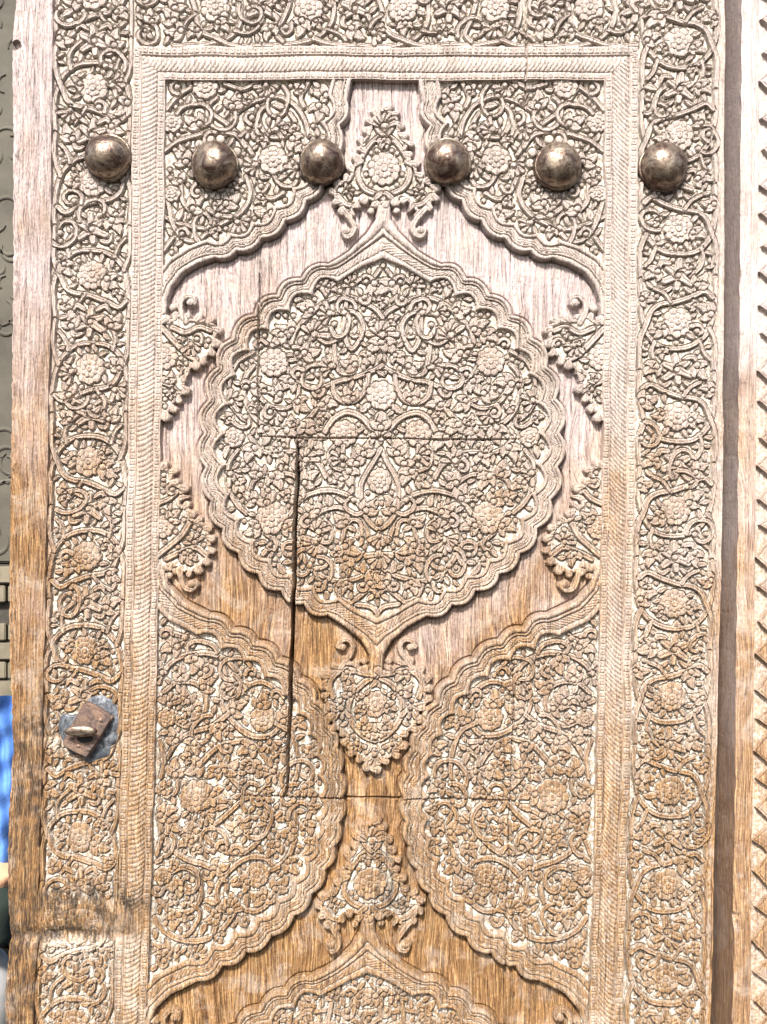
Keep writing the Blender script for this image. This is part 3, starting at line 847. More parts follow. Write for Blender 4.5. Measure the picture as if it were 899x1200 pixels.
# wrap both long edges back to the leaf's thickness
COORD[:, 0, 1] = 38 * MM; COORD[:, 0, 0] += 3 * MM
COORD[:, -1, 1] = 38 * MM
tu = np.zeros_like(COORD); tv = np.zeros_like(COORD)
tu[:, 1:-1] = COORD[:, 2:] - COORD[:, :-2]; tu[:, 0] = COORD[:, 1] - COORD[:, 0]; tu[:, -1] = COORD[:, -1] - COORD[:, -2]
tv[1:-1] = COORD[2:] - COORD[:-2]; tv[0] = COORD[1] - COORD[0]; tv[-1] = COORD[-1] - COORD[-2]
NRM = np.cross(tv, tu); NRM /= np.linalg.norm(NRM, axis=2, keepdims=True) + 1e-12
if NRM[200, 200, 1] > 0: NRM = -NRM

# ------------------------------------------------------------------ materials
def nodes(name):
    m = bpy.data.materials.new(name); m.use_nodes = True
    nt = m.node_tree; b = nt.nodes['Principled BSDF']
    return m, nt, b
def ramp(nt, src, stops):
    r = nt.nodes.new('ShaderNodeValToRGB'); e = r.color_ramp.elements
    while len(e) > 1: e.remove(e[-1])
    e[0].position = stops[0][0]; e[0].color = stops[0][1]
    for p, c in stops[1:]:
        n = e.new(p); n.color = c
    nt.links.new(src, r.inputs[0]); return r.outputs[0]
def g(v): return (v, v, v, 1)
def noise(nt, vec, scale, detail=4, rough=.6, dist=0.0, sc=(1, 1, 1)):
    mp = nt.nodes.new('ShaderNodeMapping'); mp.inputs['Scale'].default_value = sc
    nt.links.new(vec, mp.inputs[0])
    n = nt.nodes.new('ShaderNodeTexNoise'); n.inputs['Scale'].default_value = scale; n.inputs['Detail'].default_value = detail
    n.inputs['Roughness'].default_value = rough; n.inputs['Distortion'].default_value = dist
    nt.links.new(mp.outputs[0], n.inputs['Vector']); return n.outputs['Fac']
def mix(nt, fac, a, b, mode='MIX'):
    n = nt.nodes.new('ShaderNodeMix'); n.data_type = 'RGBA'; n.blend_type = mode; n.clamp_result = False
    for i, v in ((0, fac), (6, a), (7, b)):
        if isinstance(v, (int, float)): n.inputs[i].default_value = v
        elif isinstance(v, tuple): n.inputs[i].default_value = v
        else: nt.links.new(v, n.inputs[i])
    return n.outputs[2]
def math_(nt, op, a, b=0.0, clamp=False):
    n = nt.nodes.new('ShaderNodeMath'); n.operation = op; n.use_clamp = clamp
    for i, v in ((0, a), (1, b)):
        if isinstance(v, (int, float)): n.inputs[i].default_value = v
        else: nt.links.new(v, n.inputs[i])
    return n.outputs[0]
def bump(nt, b, src, strength, dist):
    n = nt.nodes.new('ShaderNodeBump'); n.inputs['Strength'].default_value = strength; n.inputs['Distance'].default_value = dist
    nt.links.new(src, n.inputs['Height']); nt.links.new(n.outputs[0], b.inputs['Normal']); return n

def wood(name, fiber=1.0, pale=0.0, dark=0.0, shift=0.0, tint=(1, 1, 1, 1)):
    """weathered elm: grey-pink and chalky high up, warm brown lower down"""
    m, nt, b = nodes(name)
    tc = nt.nodes.new('ShaderNodeTexCoord'); v = tc.outputs['Object']
    sep = nt.nodes.new('ShaderNodeSeparateXYZ'); nt.links.new(v, sep.inputs[0])
    big_ = noise(nt, v, 5.5, 3, .6)
    wv = nt.nodes.new('ShaderNodeCombineXYZ')
    nt.links.new(math_(nt, 'MULTIPLY', math_(nt, 'SUBTRACT', noise(nt, v, 4.5, 2, .5, 0, (1.6, 1, .8)), .5), .07), wv.inputs[0])
    va = nt.nodes.new('ShaderNodeVectorMath'); va.operation = 'ADD'
    nt.links.new(v, va.inputs[0]); nt.links.new(wv.outputs[0], va.inputs[1]); vw = va.outputs[0]
    hgt = math_(nt, 'ADD', math_(nt, 'ADD', math_(nt, 'MULTIPLY', sep.outputs[2], -1.0), math_(nt, 'ADD', math_(nt, 'MULTIPLY', sep.outputs[0], -.22), shift)), math_(nt, 'ADD', math_(nt, 'MULTIPLY', math_(nt, 'SUBTRACT', big_, .5), 1.0), math_(nt, 'MULTIPLY', math_(nt, 'SUBTRACT', noise(nt, v, 26, 4, .65, .3, (1, 1, .35)), .5), .75)))
    warm = nt.nodes.new('ShaderNodeMapRange'); warm.interpolation_type = 'SMOOTHSTEP'
    warm.inputs['From Min'].default_value = -.32; warm.inputs['From Max'].default_value = .36
    nt.links.new(hgt, warm.inputs['Value']); W = warm.outputs[0]
    fib = noise(nt, vw, 34, 5, .72, .3, (21, 21, .5))
    fib2 = noise(nt, vw, 90, 4, .7, .1, (9, 9, .5))
    fl = noise(nt, v, 260, 3, .6)
    mott = noise(nt, v, 28, 5, .7, .5)
    cool = ramp(nt, fib, [(.24, (.20, .145, .125, 1)), (.37, (.37, .30, .27, 1)), (.52, (.50, .43, .40, 1)), (.74, (.62, .56, .54, 1))])
    warmc = ramp(nt, fib, [(.29, (.028, .012, .005, 1)), (.41, (.135, .062, .022, 1)), (.52, (.33, .175, .066, 1)), (.69, (.62, .425, .22, 1))])
    c = mix(nt, W, mix(nt, 1.0, cool, tint, 'MULTIPLY'), warmc)
    strk = ramp(nt, fib2, [(.36, g(.28)), (.46, g(1.0))])
    c = mix(nt, .75 * fiber, c, mix(nt, 1.0, c, strk, 'MULTIPLY'))
    # patches where the finish has worn to bare grey, and darker oiled ones
    pz = ramp(nt, mott, [(.50, g(0)), (.66, g(1))])
    c = mix(nt, math_(nt, 'MULTIPLY', pz, .45), c, (.56, .47, .39, 1))
    dz = ramp(nt, noise(nt, v, 13, 5, .75, .6, (1, 1, .6)), [(.30, g(1)), (.43, g(0))])
    c = mix(nt, math_(nt, 'MULTIPLY', dz, .58), c, mix(nt, 1.0, c, (.42, .34, .28, 1), 'MULTIPLY'))
    # lime dust held in the sunk ground
    at = nt.nodes.new('ShaderNodeAttribute'); at.attribute_name = 'dust'
    dm = math_(nt, 'MULTIPLY', at.outputs['Fac'], ramp(nt, noise(nt, v, 130, 6, .8), [(.36, g(.25)), (.50, g(1.0)), (.64, g(1.55))]))
    dm = math_(nt, 'MULTIPLY', dm, .90, True)
    dcol = ramp(nt, fl, [(.34, (.34, .27, .20, 1)), (.52, (.62, .55, .46, 1)), (.66, (.80, .77, .72, 1))])
    c = mix(nt, dm, c, dcol)
    ag = nt.nodes.new('ShaderNodeAttribute'); ag.attribute_name = 'grime_dark'
    gm = math_(nt, 'MULTIPLY', ag.outputs['Fac'], ramp(nt, fib2, [(.40, g(1)), (.68, g(.45))]), True)
    c = mix(nt, gm, c, (.028, .020, .014, 1))
    if pale: c = mix(nt, pale, c, (.78, .74, .72, 1))
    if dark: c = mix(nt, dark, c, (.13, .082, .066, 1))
    nt.links.new(c, b.inputs['Base Color'])
    b.inputs['Roughness'].default_value = .68
    b.inputs['Specular IOR Level'].default_value = .35
    hsum = math_(nt, 'ADD', math_(nt, 'MULTIPLY', fib2, 1.0), math_(nt, 'MULTIPLY', fl, .5))
    hsum = math_(nt, 'ADD', hsum, math_(nt, 'MULTIPLY', fib, .8))
    bump(nt, b, hsum, .9, .0022)
    return m
M_CARVED = wood('carved_weathered_wood', .8, tint=(1.0, .968, .925, 1))
M_BOARD = wood('weathered_plank_wood', 1.0, tint=(1.04, .995, 1.015, 1))
M_STILE = wood('stile_wood', 1.0, 0, .06, .10, (1.10, 1.05, 1.075, 1))
M_JAMB_SIDE = wood('shaded_side_wood', 1.0, 0, .55)  # shade on the post's left-facing side is mixed into the wood colour
M_JAMB = wood('pale_edge_wood', .8, .05, 0, .22, (1.15, 1.12, 1.14, 1))

# ------------------------------------------------------------------ building meshes from the raster
def empty(name, loc=(0, 0, 0), **props):
    o = bpy.data.objects.new(name, None); scene.collection.objects.link(o); o.location = loc
    o.empty_display_size = .05
    for k, v in props.items(): o[k] = v
    return o
def link(o, parent=None, **props):
    scene.collection.objects.link(o)
    if parent is not None: o.parent = parent
    for k, v in props.items(): o[k] = v
    return o

def raster_mesh(name, cellmask, mat, co=None, nr=None, dust=None, grime_dark=None, parent=None, box=None, **props):
    """the quads of the relief picked by cellmask, as one mesh"""
    co = COORD if co is None else co; nr = NRM if nr is None else nr
    dust = DUST if dust is None else dust; grime_dark = GRIME if grime_dark is None else grime_dark
    ny, nx = co.shape[:2]
    if box is None: j, i = np.nonzero(cellmask[:ny - 1, :nx - 1])
    else:
        j, i = np.nonzero(cellmask); j = j + box[0].start; i = i + box[1].start
        k = (j < ny - 1) & (i < nx - 1); j = j[k]; i = i[k]
    if len(j) == 0: return None
    q = np.stack([j * nx + i, (j + 1) * nx + i, (j + 1) * nx + i + 1, j * nx + i + 1], 1)
    used = np.unique(q)
    # compact indices
    idx = np.searchsorted(used, q).astype(np.int32)
    me = bpy.data.meshes.new(name)
    me.vertices.add(len(used)); me.vertices.foreach_set('co', co.reshape(-1, 3)[used].astype(np.float32).ravel())
    me.loops.add(idx.size); me.loops.foreach_set('vertex_index', idx.ravel())
    me.polygons.add(len(idx)); me.polygons.foreach_set('loop_start', np.arange(0, idx.size, 4, dtype=np.int32))
    me.polygons.foreach_set('use_smooth', np.zeros(len(idx), bool))
    me.update(calc_edges=True)
    for nm, arr in (('dust', dust), ('grime_dark', grime_dark)):
        at = me.attributes.new(nm, 'FLOAT', 'POINT'); at.data.foreach_set('value', arr.ravel()[used].astype(np.float32))
    me.materials.append(mat)
    return link(bpy.data.objects.new(name, me), parent, **props)

door = empty('carved_door_leaf', (0, 0, 0), category='door',
             label='weathered carved wooden door with a scalloped medallion and six domed bronze nails in a row')

cell_part = PART.copy(); cell_sub = SUB.copy()
Uc, Yc = U, Y
side_mask = cell_part == P_SIDE
names = []
def sub_objs(pmask, parent, budget):
    """cut rosettes, blossoms, vines and the larger leaves of one carved area out as its sub-parts"""
    rest = pmask.copy()
    ids, cnt = np.unique(cell_sub[pmask], return_counts=True)
    small = np.zeros_like(pmask)
    order = sorted(zip(ids, cnt), key=lambda t: -t[1])
    left = budget
    # an id -> cells table, built once per area
    for sid, c in order:
        if sid == 0: continue
        kind = SUBS[sid]
        if kind == 'leaf' and (c < 62 or left <= 0):
            if c >= 25:
                jj, ii = BOX[sid]; small[jj, ii] |= pmask[jj, ii] & (cell_sub[jj, ii] == sid)
            continue
        if kind in ('rosette', 'blossom') and c < 60: continue
        jj, ii = BOX[sid]
        m = pmask[jj, ii] & (cell_sub[jj, ii] == sid)
        if kind == 'leaf': left -= 1
        raster_mesh(kind, m, M_CARVED, parent=parent, box=(jj, ii))
        rest[jj, ii] &= ~m
    if small.any():
        raster_mesh('small_leaf', small, M_CARVED, parent=parent, kind='stuff'); rest &= ~small
    return rest, budget - left

# bounding boxes of every sub id
jj, ii = np.nonzero(cell_sub)
sv = cell_sub[jj, ii]; o_ = np.argsort(sv, kind='stable'); sv = sv[o_]; jj = jj[o_]; ii = ii[o_]
BOX = {}
for sid, s0, s1 in zip(*(lambda u_: (u_[0], u_[1], np.append(u_[1][1:], len(sv))))(np.unique(sv, return_index=True))):
    a, b_ = jj[s0:s1], ii[s0:s1]
    BOX[int(sid)] = (slice(a.min(), a.max() + 1), slice(b_.min(), b_.max() + 1))

leaf_budget = 290
carved = [('medallion', P_MED, None), ('medallion', P_MED2, None), ('spandrel', P_SP_UL, None), ('spandrel', P_SP_UR, None), ('spandrel', P_SP_LL, None), ('spandrel', P_SP_LR, None),
          ('finial', P_FIN, None), ('finial', P_FIN2, None), ('pendant', P_PEND, None),
          ('carved_border', P_BORDER_L, None), ('carved_border', P_BORDER_R, None), ('carved_border', P_BORDER_T, None)]
per = {P_MED: 60, P_MED2: 16, P_SP_UL: 22, P_SP_UR: 22, P_SP_LL: 34, P_SP_LR: 34, P_FIN: 6, P_FIN2: 6, P_PEND: 6, P_BORDER_L: 34, P_BORDER_R: 34, P_BORDER_T: 16}
for nm, pid, _ in carved:
    pm = cell_part == pid
    root = bpy.data.objects.new(nm, bpy.data.meshes.new(nm))
    # the carved ground itself is the part; what stands on it hangs under it
    link(root, door)
    rest, used_ = sub_objs(pm, root, per[pid])
    o = raster_mesh(nm + '_ground', rest, M_CARVED)
    old = root.data; root.data = o.data; root.data.name = nm; bpy.data.objects.remove(o); bpy.data.meshes.remove(old)
for sg in (1, -1):
    for ya, yb in ((330, 520), (520, 720), (1100, 1300)):
        pm = side_mask & (U * sg > 0) & (Y > ya) & (Y <= yb)
        root = raster_mesh('side_palmette', pm & ~np.isin(cell_sub, [i for i, k in enumerate(SUBS) if k in ('rosette', 'blossom')]), M_CARVED, parent=door)
        for sid in np.unique(cell_sub[pm]):
            if sid and SUBS[sid] in ('rosette', 'blossom') and (pm & (cell_sub == sid)).sum() > 50:
                raster_mesh(SUBS[sid], pm & (cell_sub == sid), M_CARVED, parent=root)
for pid, nm in ((P_ROPE_L, 'rope_moulding'), (P_ROPE_R, 'rope_moulding'), (P_ROPE_T, 'rope_moulding')):
    raster_mesh(nm, cell_part == pid, M_CARVED, parent=door)
for pid in (P_BEADI, P_BEADO):
    for sel in (vert & (U < 0), vert & (U > 0), ~vert):
        raster_mesh('bead_moulding', (cell_part == pid) & sel, M_CARVED, parent=door)
raster_mesh('edge_stile', cell_part == P_STILE, M_STILE, parent=door)
bm_ = cell_part == P_BOARD
mid = (U > -146) & (U < 161)
for sel in ((U <= -146) & (Y < 935), (U <= -146) & (Y >= 935), (U >= 161) & (Y < 935), (U >= 161) & (Y >= 935), mid & (Y < 514), mid & (Y >= 514) & (Y < 937) & (U < -99), mid & (Y >= 514) & (Y < 937) & (U >= -99), mid & (Y >= 937)):
    raster_mesh('board', bm_ & sel, M_BOARD, parent=door)

def bm_obj(name, bm, mat, parent=None, smooth=True, **props):
    me = bpy.data.meshes.new(name)
    bm.normal_update(); bm.to_mesh(me); bm.free()
    if smooth: me.polygons.foreach_set('use_smooth', np.ones(len(me.polygons), bool))
    me.materials.append(mat)
    return link(bpy.data.objects.new(name, me), parent, **props)

def plain_mat(name, c0, c1, scale=20, rough=.85, b_=.3):
    m, nt, b = nodes(name); tc = nt.nodes.new('ShaderNodeTexCoord')
    n = noise(nt, tc.outputs['Object'], scale, 5, .7)
    c = ramp(nt, n, [(.35, c0), (.6, c1)]); nt.links.new(c, b.inputs['Base Color']); b.inputs['Roughness'].default_value = rough
    bump(nt, b, n, b_, .004); return m

# ------------------------------------------------------------------ bronze domed nails
def metal_mat(name, base, pat, rough=.3):
    m, nt, b = nodes(name)
    tc = nt.nodes.new('ShaderNodeTexCoord'); oi = nt.nodes.new('ShaderNodeObjectInfo')
    ad = nt.nodes.new('ShaderNodeVectorMath'); ad.operation = 'ADD'
    nt.links.new(tc.outputs['Object'], ad.inputs[0]); nt.links.new(oi.outputs['Location'], ad.inputs[1])
    v = ad.outputs[0]
    n1 = noise(nt, v, 42, 6, .72, 1.0); n2 = noise(nt, v, 240, 4, .75); n3 = noise(nt, v, 900, 2, .6)
    f = ramp(nt, n1, [(.40, g(0)), (.60, g(1))])
    c = mix(nt, f, base, pat)
    spots = ramp(nt, n2, [(.38, g(1)), (.50, g(0))])
    c = mix(nt, math_(nt, 'MULTIPLY', spots, .75), c, tuple(x * .28 for x in base[:3]) + (1,))
    nt.links.new(c, b.inputs['Base Color'])
    b.inputs['Metallic'].default_value = .82
    rr = ramp(nt, n2, [(.3, g(rough + .28)), (.6, g(rough))])
    nt.links.new(rr, b.inputs['Roughness'])
    bump(nt, b, math_(nt, 'ADD', n2, math_(nt, 'ADD', math_(nt, 'MULTIPLY', n1, 2.0), math_(nt, 'MULTIPLY', n3, .3))), .35, .0012)
    return m
M_BRONZE = metal_mat('bronze', (.075, .040, .032, 1), (.31, .25, .185, 1), .28)
M_BRONZE.node_tree.nodes['Principled BSDF'].inputs['Metallic'].default_value = .7
M_IRON = metal_mat('rusty_iron', (.11, .078, .070, 1), (.24, .155, .11, 1), .45)
M_IRON.node_tree.nodes['Principled BSDF'].inputs['Metallic'].default_value = .45
M_TIN = metal_mat('grey_sheet_metal', (.05, .058, .07, 1), (.17, .18, .195, 1), .55)
M_TIN.node_tree.nodes['Principled BSDF'].inputs['Metallic'].default_value = .3

def dome(r, hgt, seed, oval=1.0):
    rs = random.Random(seed); bm = bmesh.new(); NR, NA = 26, 72
    dents = [(rs.uniform(0, 6.28), rs.uniform(.2, 1.0), rs.uniform(.15, .38), rs.uniform(-1.3, .6)) for _ in range(16)]
    rows = []
    for k in range(NR + 1):
        t = k / NR; row = []
        if k == 0: row = [bm.verts.new((0, -hgt, 0))]
        else:
            a = t * math.pi / 2 * 1.10
            for q in range(NA):
                th = q / NA * 2 * math.pi
                rr = r * math.sin(min(a, 2.2)) ** .96; z = hgt * math.cos(a)
                dd = sum(am * math.exp(-((math.cos(th) * t - math.cos(ta) * tr) ** 2 + (math.sin(th) * t - math.sin(ta) * tr) ** 2) / s_ ** 2) for ta, tr, s_, am in dents)
                rr += dd * .7 * t; z += dd * .8
                row.append(bm.verts.new((rr * math.cos(th) * oval, -z, rr * math.sin(th) / oval)))
        rows.append(row)
    for q in range(NA): bm.faces.new((rows[0][0], rows[1][q], rows[1][(q + 1) % NA]))
    for k in range(1, NR):
        for q in range(NA):
            bm.faces.new((rows[k][q], rows[k + 1][q], rows[k + 1][(q + 1) % NA], rows[k][(q + 1) % NA]))
    bmesh.ops.scale(bm, vec=(MM, MM, MM), verts=bm.verts)
    bmesh.ops.recalc_face_normals(bm, faces=bm.faces)
    return bm
def collar(r, seed):
    rs = random.Random(seed); bm = bmesh.new(); NA = 72; prof = [(r - 6, 1.5), (r + 1.2, 2.2), (r + 2.6, 1.6), (r + 3.1, 0), (r + 3.1, -7)]
    rows = []
    for (pr, pz) in prof:
        rows.append([bm.verts.new(((pr + .5 * math.sin(3 * q / NA * 6.28 + seed) + rs.uniform(-.25, .25)) * math.cos(q / NA * 6.28318), -(pz + .25 * math.sin(5 * q / NA * 6.28)), (pr + .5 * math.sin(3 * q / NA * 6.28 + seed)) * math.sin(q / NA * 6.28318))) for q in range(NA)])
    for a, b in zip(rows, rows[1:]):
        for q in range(NA): bm.faces.new((a[q], b[q], b[(q + 1) % NA], a[(q + 1) % NA]))
    bmesh.ops.scale(bm, vec=(MM, MM, MM), verts=bm.verts)
    bmesh.ops.recalc_face_normals(bm, faces=bm.faces)
    return bm
for i, (x, y, r) in enumerate(BOSS):
    k = 1 - (24 - REF) / DIST                       # seat them where perspective puts them
    X = CX + (x - CX) * k; Yp = CY + (y - CY) * k
    o = bm_obj('domed_nail', dome(r * .975, 24, i + 3, (1.03, 1.0, .98, .98, 1.0, 1.0)[i]), M_BRONZE, door)
    o.location = ((X - CX) * MM, -13.5 * MM, -(Yp - CY) * MM)
    o.rotation_euler = (R((3, -4, 2, 5, -3, 1)[i]), 0, R((-3, 2, 4, -2, 3, -4)[i]))
    c = bm_obj('collar', collar(r - 2.2, i), M_BRONZE, o)

# ------------------------------------------------------------------ iron plate with its knob
def prism(poly, y0, y1, bev=0):
    bm = bmesh.new()
    vs = [bm.verts.new(((a - CX) * MM, -y0 * MM, -(b - CY) * MM)) for a, b in poly]
    f = bm.faces.new(vs)
    e = bmesh.ops.extrude_face_region(bm, geom=[f])
    bmesh.ops.translate(bm, verts=[v for v in e['geom'] if isinstance(v, bmesh.types.BMVert)], vec=(0, -(y1 - y0) * MM, 0))
    bmesh.ops.recalc_face_normals(bm, faces=bm.faces)
    if bev: bmesh.ops.bevel(bm, geom=list(bm.edges), offset=bev * MM, segments=2, affect='EDGES')
    return bm
tin = [(70, 842), (75, 836), (88, 838), (97, 828), (103, 818), (110, 816), (120, 815), (131, 821), (138, 833), (140, 842), (137, 856), (138, 868), (131, 876), (128, 888), (116, 891), (104, 895), (94, 886), (84, 885), (76, 876), (72, 866), (68, 852)]
def sheet(poly, z):
    """thin beaten sheet, hammered over the carving"""
    p = smooth_path(poly + poly[:1], 3)[:-1]
    bm = bmesh.new(); n = len(p); c = p.mean(0); rows = []
    rs = random.Random(5)
    for k in range(1, 11):
        t = k / 10
        rows.append([bm.verts.new(((c[0] + (q[0] - c[0]) * t - CX) * MM, -(z + 1.1 * math.sin(q[0] * .31 * t + k) * math.cos(q[1] * .27) + rs.uniform(-.35, .35) - (3.0 if k == 10 else 0)) * MM, -(c[1] + (q[1] - c[1]) * (t if k < 10 else .99) - CY) * MM)) for q in p])
    cv = bm.verts.new(((c[0] - CX) * MM, -z * MM, -(c[1] - CY) * MM))
    for q in range(n): bm.faces.new((cv, rows[0][q], rows[0][(q + 1) % n]))
    for a, b in zip(rows, rows[1:]):
        for q in range(n): bm.faces.new((a[q], b[q], b[(q + 1) % n], a[(q + 1) % n]))
    bmesh.ops.recalc_face_normals(bm, faces=bm.faces)
    return bm
backing = bm_obj('backing_sheet', sheet(tin, 13.2), M_TIN, door)
plate_poly = [(102, 819), (118, 827), (133.5, 838), (120, 862), (105, 886), (90, 880), (76, 871), (88, 846)]
lockp = bm_obj('latch_plate', prism([(a + 1.0, b + 1.0) for a, b in plate_poly], 14.0, 19.0, .6), M_IRON, door, smooth=False, label='rusty diamond-shaped iron plate')
bm_obj('top_plate', prism([(a, b) for a, b in [(101, 822), (117, 830), (132, 841), (118.5, 864), (104, 885), (90, 878.5), (76, 870), (87, 847)]], 19.6, 23.0, .6), M_IRON, lockp, smooth=False)
# knob: a short neck and a tilted oval cap
bm = bmesh.new()
prof = [(8, 0), (6.5, 1.5), (5.2, 4), (5.5, 6.5), (9, 8), (14, 9.2), (18.6, 10.2), (19.4, 11.6), (18.2, 13.0), (13, 14.2), (6, 14.9), (0.01, 15.1)]
NA = 40; rows = []
for r_, z_ in prof:
    # the cap is oval and tips forward a little
    rows.append([bm.verts.new((r_ * math.cos(q / NA * 6.28318) * MM, -z_ * MM, (r_ * (.34 + .5 * max(0, 1 - z_ / 10)) * math.sin(q / NA * 6.28318) + z_ * .22) * MM)) for q in range(NA)])
for a, b in zip(rows, rows[1:]):
    for q in range(NA): bm.faces.new((a[q], b[q], b[(q + 1) % NA], a[(q + 1) % NA]))
bm.faces.new(rows[-1])
bmesh.ops.recalc_face_normals(bm, faces=bm.faces)
kn = bm_obj('knob', bm, M_BRONZE, lockp, label='worn oval metal knob')
kn.location = ((101 - CX) * MM, -22.5 * MM, -(855 - CY) * MM)
bm = bmesh.new(); bmesh.ops.create_circle(bm, cap_ends=True, segments=32, radius=1)
for v in bm.verts: v.co = Vector((v.co.x * 9.5 * MM, -.25 * MM, v.co.y * 5.2 * MM))
hole = bm_obj('hole_disc', bm, plain_mat('painted_bore_shade', (.006, .005, .005, 1), (.012, .01, .009, 1)), lockp); hole.location = ((103 - CX) * MM, -23.2 * MM, -(863 - CY) * MM)  # flat black disc: the shade inside the hole is only its colour
# four rivets
for a, b in ((121, 842), (95, 872), (108, 876), (88, 862)):
    bm = bmesh.new(); bmesh.ops.create_uvsphere(bm, u_segments=14, v_segments=8, radius=2.4 * MM)
    bmesh.ops.scale(bm, vec=(1, .5, 1), verts=bm.verts)
    o = bm_obj('rivet', bm, M_IRON, lockp); o.location = ((a - CX) * MM, -23 * MM, -(b - CY) * MM)

# ------------------------------------------------------------------ the neighbouring leaf at the right edge
V0, V1 = 0, 150                               # v = mm right of the brown side face's foot
NV = V1 - V0 + 1
vv = np.arange(V0, V1 + 1, dtype=np.float32)
Vg, Yg = np.meshgrid(vv, yy)
def foot(y): return 849.0 - .0062 * y - 2.6e-6 * y * y
H2 = np.zeros_like(Vg)
FH = 26.0
# v<17: chamfer side rising, 17..32 flat pale edge, grooves, then a raised row of pointed leaves
side_end = SE = 21.0
H2 = np.where(Vg < side_end, -20 + (FH + 20) * (Vg / side_end) ** 1.0, FH)
arris = np.exp(-((Vg - side_end) / 2.2) ** 2); H2 -= 1.6 * arris
for c0, dd_ in ((34.0, 1.8), (36.8, 1.4), (39.5, 2.2)):
    H2 -= dd_ * np.exp(-((Vg - c0) / .9) ** 2)
H2 = np.where(Vg > 41, FH - 7, H2)
per_ = 36.6
Yj = Yg - 12 + 4 * np.sin(Yg * .021) + 2.5 * np.sin(Yg * .083)
tt_ = (Yj / per_) % 1.0
n_ = np.floor(Yj / per_)
# stepped leaf tip that points left: widening below the tip
tip = 43.5 + 2.6 * np.sin(n_ * 2.1) + .8 * vnoise(Vg.shape, 9, 9, 210)
dv = np.where(tt_ < .55, (1 - tt_ / .55), (tt_ - .55) / .45)
lob = 2.2 * np.abs(np.sin(tt_ * math.pi * 3))
edge_v = tip + 17 * dv ** .8 + lob * dv
leafm = sstep(-.7, .9, Vg - edge_v)
H2 = np.where(Vg > 41, H2 + 6.5 * leafm - 1.2 * np.exp(-((Vg - edge_v - 3.5) / .8) ** 2) * leafm, H2)
g2a = vnoise(H2.shape, 2.0, 80, 201); g2b = vnoise(H2.shape, 1.3, 24, 202); f2 = vnoise(H2.shape, 1.6, 3, 203)
H2 = H2 - 1.2 * np.clip(g2a - .2, 0, 1) * (Vg > side_end) * (1 - .5 * leafm) - .4 * np.clip(g2b, 0, 1) + .2 * f2
H2 -= (Vg < side_end) * (1.2 * np.clip(vnoise(H2.shape, 30, 5, 207), 0, 1) + .8 * np.abs(vnoise(H2.shape, 4, 60, 208)))
H2 -= 3.2 * blob(Vg, Yg, 20, 1068, 7, 3) + 2 * blob(Vg, Yg, 18, 1040, 3, 12) + 1.5 * blob(Vg, Yg, 18, 960, 2, 30)
X2 = foot(Yg) + Vg * 1.0 + .6 * vnoise(H2.shape, 40, 50, 204) + .9 * vnoise(H2.shape, 300, 16, 205) * np.exp(-((Vg - side_end) / 3) ** 2)
# bring the geometry to the plane its height stands on, as perspective sees it
C2 = np.stack([(X2 - CX) * MM, -H2 * MM, -(Yg - CY) * MM], -1)
sc2 = (1 - (H2 - REF) / DIST)
Hs = np.where(Vg < SE, -20 + (FH + 20) * (Vg / SE), FH)
C2[..., 0] *= 1 - (Hs - REF) / DIST
C2[:, 0, 1] = 40 * MM
tu = np.gradient(C2, axis=1); tv = np.gradient(C2, axis=0)
N2 = np.cross(tv, tu); N2 /= np.linalg.norm(N2, axis=2, keepdims=True) + 1e-12
if N2[300, 60, 1] > 0: N2 = -N2
D2 = (np.clip(1 - leafm, 0, 1) * (Vg > 41) * .45).astype(np.float32)
foot_dark2 = (.55 * blob(Vg, Yg, 2, 700, 3, 900) * np.clip(.8 + vnoise(H2.shape, 4, 20, 206), 0, 1)).astype(np.float32)  # mottled darker band along the foot of the side face
leaf2 = empty('right_door_leaf', (0, 0, 0), category='door frame', label='pale wooden post with brown side darkened for shade and pointed carved leaves, right of the door')
leaf2.name = 'door_frame_post'
kw = dict(co=C2, nr=N2, dust=D2, grime_dark=foot_dark2, parent=leaf2)
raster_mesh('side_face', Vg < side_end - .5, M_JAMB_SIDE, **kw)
raster_mesh('edge_strip', (Vg >= side_end - .5) & (Vg < 41), M_JAMB, **kw)
lm_ = leafm > .5
raster_mesh('carved_ground', (Vg >= 41) & ~lm_, M_JAMB, **kw)
for n in np.unique(n_):
    raster_mesh('pointed_leaf', (Vg >= 41) & lm_ & (n_ == n), M_JAMB, **kw)

# ------------------------------------------------------------------ what shows through the gap on the left
def box_obj(name, x0, x1, y0, y1, d0, d1, mat, parent=None, bev=.003, **props):
    """x right, y down in photo millimetres on the plane of the wall; d = metres behind the door"""
    bm = bmesh.new(); bmesh.ops.create_cube(bm, size=1)
    for v in bm.verts:
        v.co = ((x0 + x1) / 2 + v.co.x * (x1 - x0), (d0 + d1) / 2 + v.co.y * (d1 - d0), (y0 + y1) / 2 + v.co.z * (y1 - y0))
    bmesh.ops.bevel(bm, geom=list(bm.edges), offset=bev, segments=2, affect='EDGES')
    bmesh.ops.recalc_face_normals(bm, faces=bm.faces)
    return bm_obj(name, bm, mat, parent, smooth=False, **props)
M_PLASTER = plain_mat('shaded_beige_plaster', (.055, .048, .036, 1), (.09, .08, .06, 1), 9)  # beige dimmed: the shade on the wall is put into its colour
M_BRICK = plain_mat('beige_brick', (.10, .085, .055, 1), (.17, .145, .10, 1), 26)
M_MORTAR = plain_mat('dark_mortar', (.03, .026, .02, 1), (.05, .045, .035, 1), 40)
M_BLUE = plain_mat('blue_cotton', (.05, .14, .42, 1), (.08, .20, .52, 1), 60, .8)
M_SKIN = plain_mat('orange_cloth', (.50, .26, .14, 1), (.60, .34, .2, 1), 30)
M_DARK = plain_mat('dark_green_canvas', (.012, .022, .014, 1), (.02, .03, .025, 1), 30)
